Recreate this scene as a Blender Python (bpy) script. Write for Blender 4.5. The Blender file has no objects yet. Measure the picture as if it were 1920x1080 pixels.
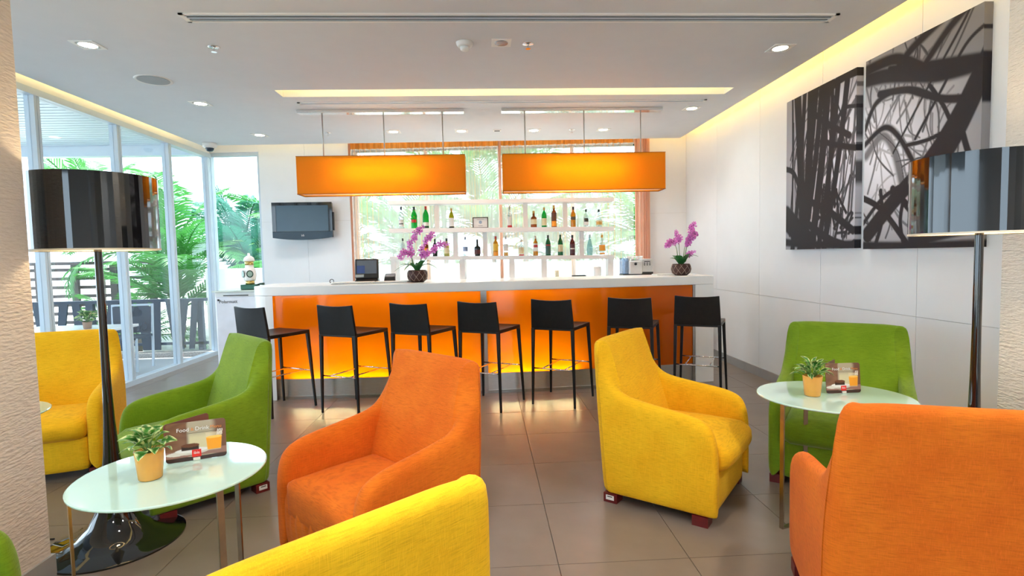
import bpy, math, random
import numpy as np
from mathutils import Vector, Matrix
random.seed(7)
PI = math.pi
SC = bpy.context.scene
COL = SC.collection

# ------------------------------------------------------------------ camera, world, exposure
CAM_H = 1.391
def make_camera():
    cd = bpy.data.cameras.new('camera'); co = bpy.data.objects.new('camera', cd); COL.objects.link(co)
    cd.sensor_width = 36.0; cd.lens = 1016.8 / 1920 * 36.0; cd.clip_start = 0.05
    p, y, r = .05882, .0503, -.02166
    fwd = Vector((math.sin(y) * math.cos(p), math.cos(y) * math.cos(p), -math.sin(p)))
    right = Vector((math.cos(y), -math.sin(y), 0)); up = right.cross(fwd)
    r2 = right * math.cos(r) + up * math.sin(r); u2 = up * math.cos(r) - right * math.sin(r)
    m = Matrix((r2, u2, -fwd)).transposed().to_4x4(); m.translation = (0, 0, CAM_H)
    co.matrix_world = m; SC.camera = co
make_camera()
SC.view_settings.view_transform = 'Standard'; SC.view_settings.look = 'None'
SC.view_settings.exposure = 1.0; SC.view_settings.gamma = 1.0; SC.view_settings.use_curve_mapping = False
W = bpy.data.worlds.new('sky'); SC.world = W; W.use_nodes = True
wn = W.node_tree.nodes['Background']; wn.inputs[0].default_value = (.70, .86, 1.0, 1); wn.inputs[1].default_value = 3.0
sun = bpy.data.lights.new('sun', 'SUN'); sun.energy = 5.5; sun.angle = .03; sun.color = (1, .95, .86)
so = bpy.data.objects.new('sun', sun); COL.objects.link(so)
so.rotation_euler = Vector((.42, -.42, -1.75)).to_track_quat('-Z', 'Y').to_euler()
SC.cycles.use_denoising = True
SC.cycles.max_bounces = 10; SC.cycles.diffuse_bounces = 5; SC.cycles.transparent_max_bounces = 24
SC.cycles.sample_clamp_indirect = 6.0

# ------------------------------------------------------------------ node helpers / materials
def newmat(name):
    m = bpy.data.materials.new(name); m.use_nodes = True
    nt = m.node_tree; nt.nodes.clear()
    out = nt.nodes.new('ShaderNodeOutputMaterial')
    return m, nt, out
def N(nt, t, **k):
    n = nt.nodes.new(t)
    for a, v in k.items(): setattr(n, a, v)
    return n
def noise(nt, scale, detail=3, mapscale=None, coord='Object'):
    tc = N(nt, 'ShaderNodeTexCoord'); mp = N(nt, 'ShaderNodeMapping'); nt.links.new(tc.outputs[coord], mp.inputs[0])
    if mapscale: mp.inputs['Scale'].default_value = mapscale
    n = N(nt, 'ShaderNodeTexNoise'); n.inputs['Scale'].default_value = scale; n.inputs['Detail'].default_value = detail
    nt.links.new(mp.outputs[0], n.inputs['Vector']); return n
def mixcol(nt, fac, a, b, blend='MIX'):
    m = N(nt, 'ShaderNodeMix', data_type='RGBA', blend_type=blend)
    for sock, v in ((m.inputs[0], fac), (m.inputs[6], a), (m.inputs[7], b)):
        if hasattr(v, 'is_output') or isinstance(v, bpy.types.NodeSocket): nt.links.new(v, sock)
        elif isinstance(v, (int, float)): sock.default_value = v
        else: sock.default_value = (*v, 1) if len(v) == 3 else v
    return m.outputs[2]
def ramp(nt, src, a, b):
    r = N(nt, 'ShaderNodeMapRange'); nt.links.new(src, r.inputs[0]); r.inputs[1].default_value = a; r.inputs[2].default_value = b
    return r.outputs[0]
def mat(name, col, rough=.5, metal=0., var=.08, vscale=6., bump=0., bscale=60., mapscale=None, spec=.5, coat=0., trans=0., alpha=1., tcol=None):
    m, nt, out = newmat(name); p = N(nt, 'ShaderNodeBsdfPrincipled')
    n = noise(nt, vscale, 3, mapscale); f = ramp(nt, n.outputs[0], .3, .7)
    d = tuple(max(0, c * (1 - var)) for c in col); l = tuple(min(1, c * (1 + var * .6)) for c in col)
    nt.links.new(mixcol(nt, f, d, l), p.inputs['Base Color'])
    p.inputs['Roughness'].default_value = rough; p.inputs['Metallic'].default_value = metal
    p.inputs['Specular IOR Level'].default_value = spec
    p.inputs['Coat Weight'].default_value = coat; p.inputs['Coat Roughness'].default_value = .03
    if bump:
        nb = noise(nt, bscale, 2, mapscale); b = N(nt, 'ShaderNodeBump'); b.inputs['Strength'].default_value = bump; b.inputs['Distance'].default_value = .004 if bscale > 15 else .012
        nt.links.new(nb.outputs[0], b.inputs['Height']); nt.links.new(b.outputs[0], p.inputs['Normal'])
    sh = p.outputs[0]
    if trans:
        t = N(nt, 'ShaderNodeBsdfTranslucent'); t.inputs[0].default_value = (*(tcol or col), 1)
        mx = N(nt, 'ShaderNodeMixShader'); mx.inputs[0].default_value = trans
        nt.links.new(sh, mx.inputs[1]); nt.links.new(t.outputs[0], mx.inputs[2]); sh = mx.outputs[0]
    if alpha < 1:
        t = N(nt, 'ShaderNodeBsdfTransparent'); mx = N(nt, 'ShaderNodeMixShader'); mx.inputs[0].default_value = alpha
        t.inputs[0].default_value = (*[.5 + .5 * c for c in col], 1)
        nt.links.new(t.outputs[0], mx.inputs[1]); nt.links.new(sh, mx.inputs[2]); sh = mx.outputs[0]
    nt.links.new(sh, out.inputs[0]); return m
def emis(name, col, s):
    m, nt, out = newmat(name); e = N(nt, 'ShaderNodeEmission'); e.inputs[0].default_value = (*col, 1); e.inputs[1].default_value = s
    nt.links.new(e.outputs[0], out.inputs[0]); return m
def glassy(name, tint=(1, 1, 1), base=.05, peak=.8):
    m, nt, out = newmat(name)
    lw = N(nt, 'ShaderNodeLayerWeight'); lw.inputs[0].default_value = .5
    pw = N(nt, 'ShaderNodeMath', operation='POWER'); nt.links.new(lw.outputs['Facing'], pw.inputs[0]); pw.inputs[1].default_value = 4
    ml = N(nt, 'ShaderNodeMath', operation='MULTIPLY_ADD'); nt.links.new(pw.outputs[0], ml.inputs[0]); ml.inputs[1].default_value = peak; ml.inputs[2].default_value = base
    t = N(nt, 'ShaderNodeBsdfTransparent'); t.inputs[0].default_value = (*tint, 1)
    g = N(nt, 'ShaderNodeBsdfGlossy'); g.inputs['Roughness'].default_value = .01
    mx = N(nt, 'ShaderNodeMixShader'); nt.links.new(ml.outputs[0], mx.inputs[0]); nt.links.new(t.outputs[0], mx.inputs[1]); nt.links.new(g.outputs[0], mx.inputs[2])
    nt.links.new(mx.outputs[0], out.inputs[0]); return m
def fabric(name, col, col2, sheen=.15):
    m, nt, out = newmat(name); p = N(nt, 'ShaderNodeBsdfPrincipled')
    big = noise(nt, 5, 4); h = noise(nt, 1, 2, (25, 25, 420)); v = noise(nt, 1, 2, (420, 420, 25))
    c = mixcol(nt, ramp(nt, big.outputs[0], .35, .7), col, col2)
    c = mixcol(nt, ramp(nt, h.outputs[0], .45, .85), c, tuple(x * .72 for x in col))
    c = mixcol(nt, ramp(nt, v.outputs[0], .5, .95), c, tuple(min(1, x * 1.25 + .01) for x in col))
    nt.links.new(c, p.inputs['Base Color']); p.inputs['Roughness'].default_value = .85
    p.inputs['Specular IOR Level'].default_value = .25
    p.inputs['Sheen Weight'].default_value = sheen; p.inputs['Sheen Roughness'].default_value = .4
    p.inputs['Sheen Tint'].default_value = (*[min(1, x * .7 + .3) for x in col2], 1)
    ad = N(nt, 'ShaderNodeMath', operation='ADD'); nt.links.new(h.outputs[0], ad.inputs[0]); nt.links.new(v.outputs[0], ad.inputs[1])
    b = N(nt, 'ShaderNodeBump'); b.inputs['Strength'].default_value = .35; b.inputs['Distance'].default_value = .002
    nt.links.new(ad.outputs[0], b.inputs['Height']); nt.links.new(b.outputs[0], p.inputs['Normal'])
    nt.links.new(p.outputs[0], out.inputs[0]); return m
def attrmat(name, rough=.5, spec=.4, trans=0.):
    m, nt, out = newmat(name); p = N(nt, 'ShaderNodeBsdfPrincipled'); a = N(nt, 'ShaderNodeAttribute', attribute_name='print')
    n = noise(nt, 300, 1); c = mixcol(nt, ramp(nt, n.outputs[0], 0, 1), a.outputs[0], a.outputs[0])
    nt.links.new(c, p.inputs['Base Color']); p.inputs['Roughness'].default_value = rough; p.inputs['Specular IOR Level'].default_value = spec
    sh = p.outputs[0]
    if trans:
        t = N(nt, 'ShaderNodeBsdfTranslucent'); nt.links.new(c, t.inputs[0]); mx = N(nt, 'ShaderNodeMixShader'); mx.inputs[0].default_value = trans
        nt.links.new(sh, mx.inputs[1]); nt.links.new(t.outputs[0], mx.inputs[2]); sh = mx.outputs[0]
    nt.links.new(sh, out.inputs[0]); return m

YEL = fabric('yellow_fabric', (.84, .44, .006), (.90, .54, .012))
ORA = fabric('orange_fabric', (.66, .128, .005), (.76, .185, .009))
GRN = fabric('green_fabric', (.15, .27, .007), (.22, .36, .015), .7)
WHITE = mat('white_paint', (.84, .84, .82), .55, var=.02)
CEILM = mat('ceiling_paint', (.68, .71, .75), .7, var=.015)
WALLM = mat('wall_panel_paint', (.80, .82, .84), .5, var=.02, vscale=3, bump=.05, bscale=90)
JOINT = mat('joint', (.60, .59, .56), .7)
PAPERW = mat('embossed_wallpaper', (.70, .63, .56), .7, var=.04, vscale=40, bump=.55, bscale=14, mapscale=(2.0, 2.0, 7))
PAPERR = mat('embossed_wallpaper_light', (.74, .68, .60), .7, var=.05, vscale=40, bump=1.0, bscale=14, mapscale=(2.0, 2.0, 7))
TILE = mat('floor_tile', (.205, .166, .138), .29, var=.10, vscale=5, bump=.05, bscale=250, spec=.5)
GROUT = mat('grout', (.07, .06, .05), .8)
GREYB = mat('grey_baseboard', (.34, .34, .34), .4)
ALU = mat('painted_aluminium', (.56, .65, .73), .35, var=.03, spec=.5)
STEEL = mat('brushed_steel', (.46, .44, .41), .28, 1, var=.12, vscale=20, mapscale=(1, 1, 30))
CHROME = mat('chrome', (.80, .80, .80), .08, 1, var=.02)
BRASSY = mat('satin_bronze_steel', (.45, .38, .28), .3, 1, var=.1, vscale=20)
BLACKG = mat('black_gloss', (.006, .006, .007), .05, var=.1, coat=.6)
BLACKL = mat('black_leather', (.010, .009, .009), .42, var=.2, vscale=30, bump=.1, bscale=300, spec=.35)
BLACKM = mat('black_plastic', (.02, .02, .022), .35)
WHITEG = mat('white_solid_surface', (.93, .93, .92), .22, var=.01)
GLASS = glassy('clear_glass', (.97, .99, 1.0), .03, .5)
FROST = mat('frosted_green_glass', (.54, .76, .67), .04, var=.02, spec=.8, coat=.5)
FROSTE = mat('glass_edge', (.45, .75, .65), .1, trans=.3)
REDW = mat('dark_red_wood', (.13, .008, .008), .4, var=.2, vscale=30)
LABELW = mat('white_label', (.8, .8, .77), .5)
INK = mat('black_ink', (.02, .02, .02), .6)
INKR = mat('dark_red_ink', (.3, .02, .02), .6)
WARM = emis('lamp_glow', (1, .86, .62), 14)
COVE = emis('cove_glow', (1, .56, .10), 22)
COVE2 = emis('cove_glow_slot', (1, .72, .28), 9)
TUBE = emis('tube_glow', (1, .76, .38), 110)
SHADEL = mat('white_lining', (.9, .82, .68), .7, trans=.1)

# ------------------------------------------------------------------ mesh builder
class MB:
    def __init__(s): s.v = []; s.f = []
    def add(s, vs, fs):
        o = len(s.v); s.v += [tuple(v) for v in vs]; s.f += [tuple(i + o for i in f) for f in fs]; return s
    def box(s, x0, x1, y0, y1, z0, z1):
        return s.add([(x, y, z) for z in (z0, z1) for y in (y0, y1) for x in (x0, x1)],
                     [(0, 2, 3, 1), (4, 5, 7, 6), (0, 1, 5, 4), (2, 6, 7, 3), (0, 4, 6, 2), (1, 3, 7, 5)])
    def prism(s, poly, z0, z1):
        n = len(poly)
        return s.add([(x, y, z0) for x, y in poly] + [(x, y, z1) for x, y in poly],
                     [tuple(range(n - 1, -1, -1)), tuple(range(n, 2 * n))] + [(i, (i + 1) % n, n + (i + 1) % n, n + i) for i in range(n)])
    def lathe(s, prof, seg=24, c=(0, 0, 0), sx=1, sy=1, caps=True, a0=0, a1=2 * PI):
        full = abs(a1 - a0 - 2 * PI) < 1e-6; k = seg if full else seg + 1
        vs = [(c[0] + r * sx * math.cos(a0 + (a1 - a0) * i / seg), c[1] + r * sy * math.sin(a0 + (a1 - a0) * i / seg), c[2] + z) for r, z in prof for i in range(k)]
        fs = []
        for j in range(len(prof) - 1):
            for i in range(seg):
                a, b = j * k + i, j * k + (i + 1) % k; fs.append((a, b, b + k, a + k))
        if caps and full:
            fs.append(tuple(range(k - 1, -1, -1))); fs.append(tuple(range((len(prof) - 1) * k, len(prof) * k)))
        return s.add(vs, fs)
    def tube(s, pts, r, seg=8):
        pts = [Vector(p) for p in pts]; rs = r if isinstance(r, (list, tuple)) else [r] * len(pts); vs = []
        for i, p in enumerate(pts):
            d = (pts[min(i + 1, len(pts) - 1)] - pts[max(i - 1, 0)]).normalized()
            u = d.cross(Vector((0, 0, 1)));
            if u.length < .05: u = d.cross(Vector((0, 1, 0)))
            u.normalize(); w = d.cross(u)
            vs += [p + (u * math.cos(2 * PI * k / seg) + w * math.sin(2 * PI * k / seg)) * rs[i] for k in range(seg)]
        fs = [(i * seg + k, (i + 1) * seg + k, (i + 1) * seg + (k + 1) % seg, i * seg + (k + 1) % seg) for i in range(len(pts) - 1) for k in range(seg)]
        fs += [tuple(range(seg)), tuple(range(len(pts) * seg - 1, (len(pts) - 1) * seg - 1, -1))]
        return s.add(vs, fs)
    def bar(s, p, q, w, h, w2=None, h2=None):
        p, q = Vector(p), Vector(q); d = (q - p).normalized(); u = d.cross(Vector((0, 0, 1)))
        if u.length < .2: u = Vector((1, 0, 0)) - d * d.x
        u.normalize(); t = d.cross(u); w2 = w2 or w; h2 = h2 or h; vs = []
        for c, a, b in ((p, w, h), (q, w2, h2)):
            for i, j in ((-1, -1), (1, -1), (1, 1), (-1, 1)): vs.append(c + u * i * a / 2 + t * j * b / 2)
        return s.add(vs, [(0, 3, 2, 1), (4, 5, 6, 7), (0, 1, 5, 4), (1, 2, 6, 5), (2, 3, 7, 6), (3, 0, 4, 7)])
    def xf(s, m):
        s.v = [tuple(m @ Vector(v)) for v in s.v]; return s
    def build(s, name, material, parent=None, smooth=False, bevel=0, seg=2, subsurf=0):
        me = bpy.data.meshes.new(name); me.from_pydata(s.v, [], s.f); me.update()
        import bmesh
        b = bmesh.new(); b.from_mesh(me); bmesh.ops.recalc_face_normals(b, faces=b.faces); b.to_mesh(me); b.free()
        me.materials.append(material)
        o = bpy.data.objects.new(name, me); COL.objects.link(o)
        if parent is not None: o.parent = parent
        if bevel:
            md = o.modifiers.new('bevel', 'BEVEL'); md.width = bevel; md.segments = seg; md.limit_method = 'ANGLE'; md.angle_limit = .6
        if subsurf:
            md = o.modifiers.new('sub', 'SUBSURF'); md.levels = subsurf; md.render_levels = subsurf
        if smooth or bevel:
            me.shade_smooth()
            if bevel:
                try: me.set_sharp_from_angle(angle=.7)
                except Exception: pass
        return o
def thing(name, label, cat, loc=(0, 0, 0), rz=0, group=None, kind=None):
    o = bpy.data.objects.new(name, None); COL.objects.link(o); o.empty_display_size = .1
    o.location = loc; o.rotation_euler = (0, 0, rz); tag(o, label, cat, group, kind); return o
def tag(o, label=None, cat=None, group=None, kind=None):
    if label: o['label'] = label
    if cat: o['category'] = cat
    if group: o['group'] = group
    if kind: o['kind'] = kind
    return o
def struct(o, label=None): o['kind'] = 'structure'; return tag(o, label)
def sroot(name, loc=(0, 0, 0), rz=0):
    o = bpy.data.objects.new(name, None); COL.objects.link(o); o.location = loc; o.rotation_euler = (0, 0, rz); o['kind'] = 'structure'; return o
def copy_tree(o, parent=None):
    c = o.copy(); COL.objects.link(c)
    if parent is not None: c.parent = parent
    for ch in list(o.children): copy_tree(ch, c)
    return c
def dup(o, loc, rz, label=None, group=None):
    c = copy_tree(o); c.location = loc; c.rotation_euler = (0, 0, rz)
    if label: c['label'] = label
    if group: c['group'] = group
    return c
def cu_mesh(cu, name):
    tmp = bpy.data.objects.new('tmp_text', cu); COL.objects.link(tmp); bpy.context.view_layer.update()
    me = bpy.data.meshes.new_from_object(tmp.evaluated_get(bpy.context.evaluated_depsgraph_get())); me.name = name
    if not me.materials: me.materials.append(cu.materials[0])
    bpy.data.objects.remove(tmp); o = bpy.data.objects.new(name, me); COL.objects.link(o); return o
def text(body, size, material, parent, loc, rot=(PI / 2, 0, 0), name='lettering', ext=.0006, sx=1):
    cu = bpy.data.curves.new(name, 'FONT'); cu.body = body; cu.size = size; cu.extrude = ext; cu.align_x = 'CENTER'; cu.align_y = 'CENTER'
    cu.resolution_u = 3; cu.materials.append(material)
    o = cu_mesh(cu, name); o.parent = parent; o.location = loc; o.rotation_euler = rot; o.scale = (sx, 1, 1); return o
def setprint(o, cols):
    me = o.data; a = me.color_attributes.new('print', 'FLOAT_COLOR', 'POINT')
    c = np.ones((len(me.vertices), 4), np.float32); c[:, :3] = cols; a.data.foreach_set('color', c.ravel())
def smooth01(x): x = np.clip(x, 0, 1); return x * x * (3 - 2 * x)

# ------------------------------------------------------------------ room shell
XR, XL, HC, HT = 3.02, -4.13, 3.017, 3.30
BO = Vector((XL, 8.45, 0)); BR = math.atan2(7.97 - 8.45, XR - XL); BL = 7.166     # back wall frame: +x along, -y into the room
def BW(u, n, z): return BO + Vector((math.cos(BR) * u + math.sin(BR) * n, math.sin(BR) * u - math.cos(BR) * n, z))

fl = MB().box(XL - .1, XR + .1, -3, 8.6, -.12, -.012).build('floor', GROUT); struct(fl)
gx, gy = .301, 2.352
tiles = {}
for i in range(-8, 6):
    for j in range(-4, 11):
        x0, x1 = max(gx + .6 * i, XL + .06), min(gx + .6 * (i + 1), XR); y0 = gy + .6 * j; y1 = min(y0 + .6, 8.5)
        if x1 - x0 < .05 or y1 - y0 < .05: continue
        key = (round(x1 - x0, 3), round(y1 - y0, 3))
        if key not in tiles:
            t = MB().box(.0015, key[0] - .0015, .0015, key[1] - .0015, -.012, 0).build('tile', TILE, fl); tiles[key] = t
        else:
            t = tiles[key].copy(); COL.objects.link(t)
        t.location = (x0, y0, 0)

# ceiling with cove slots
def slab(mb, x0, x1, y0, y1): mb.box(x0, x1, y0, y1, HC, HC + .07)
cm = MB(); S0 = (-2.0, 2.72, 3.19, 3.39); S1 = (-1.955, 2.525, 5.375, 5.60)
slab(cm, -3.88, 2.83, -3, S0[2]); slab(cm, -3.88, S0[0], S0[2], S0[3]); slab(cm, S0[1], 2.83, S0[2], S0[3])
slab(cm, -3.88, 2.83, S0[3], S1[2]); slab(cm, -3.88, S1[0], S1[2], S1[3]); slab(cm, S1[1], 2.83, S1[2], S1[3])
cm.prism([(-3.88, S1[3]), (2.83, S1[3]), (2.83, 7.70), (-3.88, 7.86)], HC, HC + .07)
ceil = cm.build('ceiling', CEILM); struct(ceil)
MB().box(-4.4, 3.25, -3, 8.7, HT, HT + .15).build('upper_slab', WHITE, ceil)
def strip(x0, x1, y0, y1, m, z=HC + .071): MB().box(x0, x1, y0, y1, z, z + .02).build('light_strip', m, ceil)
strip(2.74, 2.77, -2.5, 7.6, COVE); strip(-3.82, -3.80, -2.5, 7.7, COVE2)
MB().box(-3.7, 2.7, -.012, .012, HC + .071, HC + .09).xf(Matrix.Translation((0, 7.66, 0)) @ Matrix.Rotation(-.023, 4, 'Z')).build('light_strip', COVE2, ceil)
for S in (S0, S1):
    mb = MB(); t = .012
    mb.box(S[0] - .16, S[1] + .16, S[2] - .16, S[2] - .16 + t, HC + .07, HT - .1).box(S[0] - .16, S[1] + .16, S[3] + .16 - t, S[3] + .16, HC + .07, HT - .1)
    mb.box(S[0] - .16, S[1] + .16, S[2] - .16, S[3] + .16, HT - .1, HT - .09)
    mb.box(S[0] - .16, S[0] - .15, S[2] - .16, S[3] + .16, HC + .07, HT - .1).box(S[1] + .15, S[1] + .16, S[2] - .16, S[3] + .16, HC + .07, HT - .1)
    mb.build('cove_recess', WHITE, ceil)
    strip(S[0], S[1], S[3] + .06, S[3] + .08, COVE2); strip(S[0], S[1], S[2] - .08, S[2] - .06, COVE2)

# right wall with panels
wr = MB().box(XR + .012, XR + .2, -3, 8.3, 0, HT).build('wall_right', JOINT); struct(wr)
ys = [-1.81, -.72, .37, 1.46, 2.55, 3.64, 4.73, 5.82, 6.91, 8.0]
for y0, y1 in zip(ys[:-1], ys[1:]):
    for z0, z1 in ((.0, .904), (.904, HT)):
        MB().box(XR, XR + .012, y0 + .002, y1 - .002, z0 + .002, z1 - .002).build('panel', WALLM, wr)
struct(MB().box(XR - .012, XR, 2.82, 8.0, 0, .10).build('baseboard_right', GREYB))
# pillars in the foreground
pl = MB().box(-2.7, -1.97, 2.05, 2.46, 0, HC).build('wall_left_pier', PAPERW); struct(pl, 'cream embossed wallpaper pier at the left edge')
struct(MB().box(-2.712, -1.958, 2.038, 2.472, 0, .10).build('baseboard_left', GREYB))
pr = MB().box(2.80, XR + .01, .4, 2.80, 0, HC).build('wall_right_pier', PAPERR); struct(pr, 'cream embossed wallpaper pier at the right edge')
struct(MB().box(2.788, XR, .4, 2.812, 0, .10).build('baseboard_right_pier', GREYB))

# back wall (its own slightly turned frame)
wb = sroot('wall_back', BO, BR)
def bwbox(name, u0, u1, n0, n1, z0, z1, m, parent=wb, bevel=0): return MB().box(u0, u1, -n1, -n0, z0, z1).build(name, m, parent, bevel=bevel)
bwbox('wall_core', .80, 2.19, -.25, -.01, 0, HT, JOINT); bwbox('wall_core', 6.56, BL + .2, -.25, -.01, 0, HT, JOINT)
bwbox('lintel', 2.19, 6.56, -.25, 0, 3.02, HT, WALLM); bwbox('sill_wall', 2.19, 6.56, -.25, 0, 0, .95, WALLM)
bwbox('lintel', -.05, .80, -.25, 0, 3.03, HT, WALLM); bwbox('sill_wall', -.05, .80, -.25, 0, 0, .02, WALLM)
for u0, u1 in ((.80, 1.49), (1.49, 2.19), (6.56, BL)):
    for z0, z1 in ((0, .78), (.78, 1.98), (1.98, HT)):
        bwbox('panel', u0 + .0015, u1 - .0015, -.01, 0, z0 + .0015, z1 - .0015, WALLM)
WOODW = mat('orange_timber', (.72, .50, .36), .5, var=.2, vscale=8)
w2 = sroot('window_2', BO, BR)
for u in (2.222, 3.29, 4.40, 5.49, 6.535): MB().box(u - .026, u + .026, .06, .14, .95, 3.0).build('mullion', WOODW, w2)
for z0, z1 in ((.95, 1.0), (3.0, 3.02)): MB().box(2.19, 6.56, .06, .14, z0, z1).build('rail', BLACKM if z0 > 2 else WOODW, w2)
for a, b in zip((2.247, 3.322, 4.432, 5.522), (3.258, 4.368, 5.458, 6.503)): MB().box(a, b, .095, .101, 1.0, 3.0).build('pane', GLASS, w2)
w3 = sroot('window_3', BO, BR)
for u in (.03, .79): MB().box(u - .03, u + .03, .03, .12, .02, 3.03).build('mullion', ALU, w3)
for z0, z1 in ((.02, .08), (2.98, 3.03)): MB().box(.0, .80, .03, .12, z0, z1).build('rail', ALU, w3)
MB().box(.06, .76, .07, .076, .08, 2.98).build('pane', GLASS, w3)

# left glazing
w1 = sroot('window_1')
my = [-2.8, -1.7, -.55, .6, 1.75, 2.95, 4.12, 5.28, 6.40, 7.39, 8.40]
for y in my:
    mb = MB(); mb.box(XL - .02, XL + .07, y - .032, y - .003, .05, 3.0).box(XL - .02, XL + .07, y + .003, y + .032, .05, 3.0).box(XL - .01, XL + .055, y - .004, y + .004, .05, 3.0)
    mb.build('mullion', ALU, w1)
for z0, z1 in ((0, .06), (2.95, 3.01)): MB().box(XL - .03, XL + .08, -2.9, 8.45, z0, z1).build('rail', ALU, w1)
for a, b in zip(my[:-1], my[1:]): MB().box(XL + .02, XL + .026, a + .032, b - .032, .06, 2.95).build('pane', GLASS, w1)
wlm = MB().box(XL - .06, XL + .06, -3, 8.5, 3.012, HT).build('wall_left', WALLM); struct(wlm)
# decal on the glass, read from outside
dc = bpy.data.curves.new('decal', 'FONT'); dc.body = 'Chang'; dc.size = .13; dc.extrude = .0005; dc.align_x = 'CENTER'; dc.resolution_u = 3
INKT = mat('grey_decal', (.03, .05, .09), .6); dc.materials.append(INKT)
do = cu_mesh(dc, 'decal'); do.parent = w1; do.location = (XL + .016, 6.62, .60); do.rotation_euler = (PI / 2, 0, -PI / 2)
mb = MB(); mb.lathe([(.06, 0), (.06, .002)], 20); mb.lathe([(.035, 0), (.035, .002)], 16, c=(-.07, -.02, 0)); mb.lathe([(.035, 0), (.035, .002)], 16, c=(.07, -.02, 0))
e = mb.build('decal_emblem', mat('grey_blue_decal', (.07, .12, .2), .6, alpha=.45), w1); e.location = (XL + .016, 6.60, .83); e.rotation_euler = (PI / 2, 0, -PI / 2)
# unseen front wall behind camera, closed to darken lampshade reflections; window slits give highlights
w4 = MB().box(XL - .06, -3.6, -3.12, -3, 0, HT).box(-2.5, .7, -3.12, -3, 0, HT).box(1.5, XR + .2, -3.12, -3, 0, HT).box(-3.6, -2.5, -3.12, -3, 2.6, HT).box(.7, 1.5, -3.12, -3, 2.6, HT).build('wall_front', WALLM); struct(w4)
w5 = sroot('window_4')
for x0, x1 in ((-3.6, -2.5), (.7, 1.5)):
    MB().box(x0, x0 + .05, -3.1, -3.02, 0, 2.6).box(x1 - .05, x1, -3.1, -3.02, 0, 2.6).box(x0, x1, -3.1, -3.02, 2.55, 2.6).build('frame', ALU, w5); MB().box(x0 + .05, x1 - .05, -3.06, -3.054, 0, 2.55).build('pane', GLASS, w5)

# ------------------------------------------------------------------ things on the ceiling
def slot_diffuser(x0, x1, y0, y1, label, tilt=0):
    t = thing('slot_diffuser', label, 'air vent', ((x0 + x1) / 2, (y0 + y1) / 2, HC)); w, d = (x1 - x0) / 2, (y1 - y0) / 2
    MB().box(-w, w, -d, -d + .014, -.01, 0).box(-w, w, d - .014, d, -.01, 0).box(-w, -w + .03, -d, d, -.01, 0).box(w - .03, w, -d, d, -.01, 0).build('frame', WHITE, t)
    MB().box(-w + .02, w - .02, -d + .012, d - .012, -.003, 0).build('slot', INK, t)
    MB().box(-w + .02, w - .02, -.006, .006, -.009, 0).build('blade', ALU, t)
    for q in (.5, -.5): MB().box(-w + .02, w - .02, d * q - .002, d * q + .002, -.008, 0).build('blade', ALU, t)
slot_diffuser(-1.95, 2.50, 3.73, 3.86, 'long twin-slot ceiling vent nearest the camera')
slot_diffuser(-1.88, 2.42, 5.78, 5.85, 'narrow slot ceiling vent just behind the glowing ceiling cove')
def downlight(x, y, label, power=36):
    t = thing('downlight', label, 'ceiling light', (x, y, HC), 0, 'recessed square downlights')
    s = .085; MB().box(-s, s, -s, -.058, -.005, 0).box(-s, s, .058, s, -.005, 0).box(-s, -.058, -.058, .058, -.005, 0).box(.058, s, -.058, .058, -.005, 0).build('trim', WHITE, t)
    MB().lathe([(.058, -.003), (.064, -.007), (.06, 0)], 20, caps=False).build('ring', CHROME, t, smooth=True)
    MB().lathe([(.056, -.004), (.056, -.002)], 20).build('bulb', WARM, t)
    l = bpy.data.lights.new('downlight_beam', 'SPOT'); l.energy = power; l.color = (1, .96, .91); l.spot_size = 2.6; l.spot_blend = .9; l.shadow_soft_size = .14
    lo = bpy.data.objects.new('beam', l); COL.objects.link(lo); lo.parent = t; lo.location = (0, 0, -.012)
downlight(-2.883, 4.261, 'square downlight at upper left, nearest the left pier'); downlight(-2.855, 5.80, 'square downlight beside the round ceiling speaker')
downlight(-2.843, 7.239, 'square downlight in front of the corner security camera'); downlight(2.424, 4.355, 'square downlight above the canvas pictures', 22)
downlight(2.39, 6.134, 'square downlight beside right end of the back cove', 14); downlight(-1.119, 7.13, 'downlight behind the left pendant, leftmost of the back row')
downlight(-.251, 7.13, 'downlight behind the right rod of the left pendant'); downlight(.687, 7.13, 'downlight behind left rod of the right pendant')
downlight(1.599, 7.13, 'downlight behind the right pendant, rightmost of the back row')
for i, (x, y) in enumerate(((-2.86, 1.2), (-.2, 1.2), (2.3, 1.2), (-2.86, -1.4), (-.2, -1.4), (2.3, -1.4))): downlight(x, y, ('added fill downlight above the left pier, out of view', 'added fill downlight nearest the front in mid ceiling, out of view', 'added fill downlight above the right-hand pier, out of view', 'added rear fill downlight by the left glazing, out of view', 'added rear fill downlight in mid ceiling, out of view', 'added rear fill downlight by the right wall, out of view')[i], 120)  # unseen downlights added overhead and behind the camera to brighten the room
for x, y, lb in ((-1.999, 4.307, 'sprinkler at left, in front of the vent end'), (.378, 4.257, 'sprinkler beside the small ceiling sensor'), (-1.955, 7.159, 'small sprinkler behind the left pendant'), (1.181, 7.116, 'small sprinkler behind the right pendant')):
    t = thing('sprinkler', 'chrome ceiling ' + lb, 'sprinkler', (x, y, HC), 0, 'ceiling sprinklers')
    MB().lathe([(.045, -.001), (.04, -.006), (.012, -.01)], 16).build('rose', CHROME, t, smooth=True)
    MB().lathe([(.007, -.01), (.007, -.035), (.02, -.037), (.02, -.039)], 12).build('deflector', CHROME, t)
t = thing('ceiling_speaker', 'round grey grille speaker flush in ceiling at left', 'speaker', (-2.885, 5.062, HC))
MB().lathe([(.125, -.001), (.145, -.008), (.15, 0)], 40, caps=False).build('rim', WHITE, t, smooth=True); MB().lathe([(.126, -.005), (.126, -.001)], 40).build('grille', mat('grey_mesh', (.36, .38, .40), .6, bump=.3, bscale=400), t)
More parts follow.
